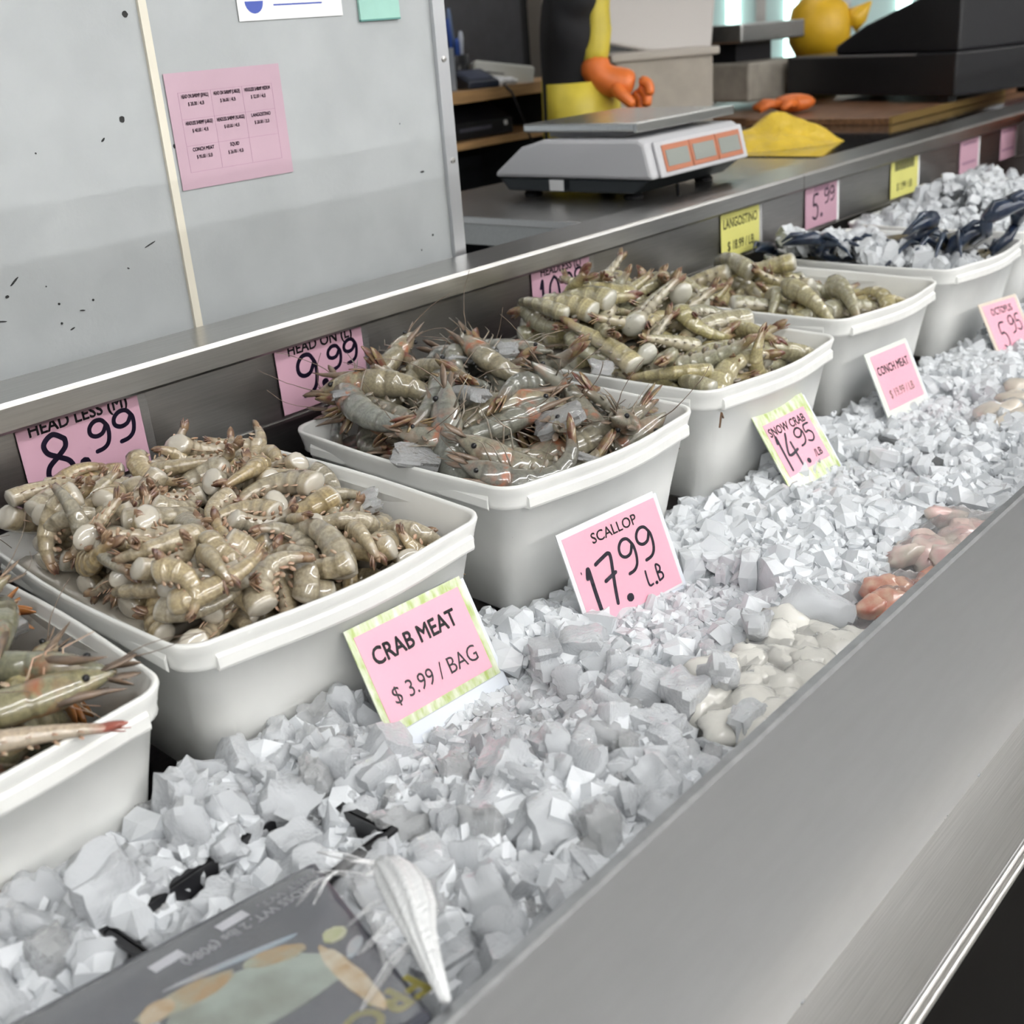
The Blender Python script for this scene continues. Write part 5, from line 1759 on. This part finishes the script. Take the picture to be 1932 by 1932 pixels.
# forearm sleeve and glove in world space relative to the person
inv = pe.matrix_basis.inverted()
elbow, wrist = Vector((2.893, 2.155, 1.600)), Vector((2.885, 2.168, 1.378))
mid = elbow.lerp(wrist, 0.55) + Vector((0.004, -0.004, 0))
fold = MB()
pth = [elbow + Vector((-0.01, 0.01, 0.06)), elbow, elbow.lerp(wrist, 0.3), mid, elbow.lerp(wrist, 0.8), wrist]
N = 18
dirs = (wrist - elbow).normalized()
aa = dirs.cross(Vector((1, 1, 0)).normalized()).normalized()
bb = aa.cross(dirs)
for i, p in enumerate(pth):
    rr = (0.036, 0.037, 0.034, 0.036, 0.037, 0.034)[i]
    for k in range(N):
        t = 2 * math.pi * k / N
        r_ = rr * (1 + 0.09 * math.sin(3 * t + i * 0.8) + 0.05 * math.sin(7 * t + i))
        fold.v.append(inv @ (p + r_ * (math.cos(t) * aa + math.sin(t) * bb)))
for i in range(len(pth) - 1):
    for k in range(N):
        fold.f.append((i * N + k, i * N + (k + 1) % N, (i + 1) * N + (k + 1) % N, (i + 1) * N + k))
fold.f += [tuple(range(N))[::-1], tuple(range((len(pth) - 1) * N, len(pth) * N))]
fold.obj('yellow_sleeve', mat('sleeve_yellow', (0.62, 0.50, 0.06), 0.4, var=0.06), pe, smooth=True)
# glove: right direction in the picture is (rt), down is (dn)
Rv, Dv, Fv = rt.normalized(), dn.normalized(), fw.normalized()


def gp(a, b, c=0.0):
    return tuple(inv @ (wrist + Rv * a * 1.1 + Dv * b * 1.1 + Fv * c * 1.1))


M_GLV = MATS['orange_rubber']
hand = skin('orange_glove', [gp(-0.004, -0.025), gp(0.0, 0.012), gp(0.03, 0.038), gp(0.075, 0.042), gp(0.105, 0.052)],
            [(0, 1), (1, 2), (2, 3), (3, 4)], [0.050, 0.050, 0.046, 0.046, 0.040], M_GLV, pe)
for k, (o1, o2, o3, c) in enumerate((((0.11, 0.040), (0.138, 0.052), (0.140, 0.085), -0.024), ((0.112, 0.05), (0.136, 0.072), (0.134, 0.108), -0.008),
                                     ((0.105, 0.056), (0.124, 0.084), (0.118, 0.116), 0.010), ((0.095, 0.060), (0.108, 0.086), (0.102, 0.110), 0.026))):
    skin('glove_finger', [gp(*o1, c), gp(*o2, c), gp(*o3, c)], [(0, 1), (1, 2)], [0.019, 0.018, 0.014], M_GLV, hand, sub=1)
skin('glove_thumb', [gp(0.045, 0.055, -0.02), gp(0.072, 0.088, -0.03), gp(0.10, 0.112, -0.026)], [(0, 1), (1, 2)], [0.021, 0.02, 0.015], M_GLV, hand, sub=1)
ap = MB()
for i in range(17):
    for j in range(9):
        u, v = i / 16, j / 8
        t = R(-130 + 260 * u)
        k = 1 + 0.03 * math.sin(u * 40 + v) * (0.3 + v)
        ap.v.append((0.185 * k * math.sin(t), -0.135 * k * math.cos(t) - 0.03 * v * math.cos(t), 1.22 - 0.75 * v))
for i in range(16):
    for j in range(8):
        a = i * 9 + j
        ap.f.append((a, a + 1, a + 10, a + 9))
apo = ap.obj('yellow_apron', mat('apron_yellow', (0.60, 0.48, 0.05), 0.5, var=0.12, vscale=12), pe, smooth=True)
sol = apo.modifiers.new('solid', 'SOLIDIFY')
sol.thickness = 0.004
MB().ball((0, -0.035, 1.765), (0.088, 0.10, 0.11), 16, 12).obj('head', M_SKIN, pe, smooth=True)
MB().ball((0, -0.01, 1.80), (0.095, 0.105, 0.10), 16, 12).obj('hair', M_BLACK, pe, smooth=True)
for s in (1, -1):
    MB().ball((0.034 * s, -0.127, 1.775), 0.012, 10, 8).obj('eye', M_WHITE, pe, smooth=True)
    MB().ball((0.09 * s, -0.03, 1.76), (0.012, 0.02, 0.03), 8, 6).obj('ear', M_SKIN, pe, smooth=True)
MB().tube([(0, -0.13, 1.775), (0, -0.15, 1.745), (0, -0.135, 1.735)], [0.010, 0.016, 0.010], 8).obj('nose', M_SKIN, pe, smooth=True)
MB().ball((0, -0.127, 1.712), (0.026, 0.008, 0.007), 10, 6).obj('mouth', mat('lips', (0.4, 0.16, 0.14), 0.5), pe, smooth=True)
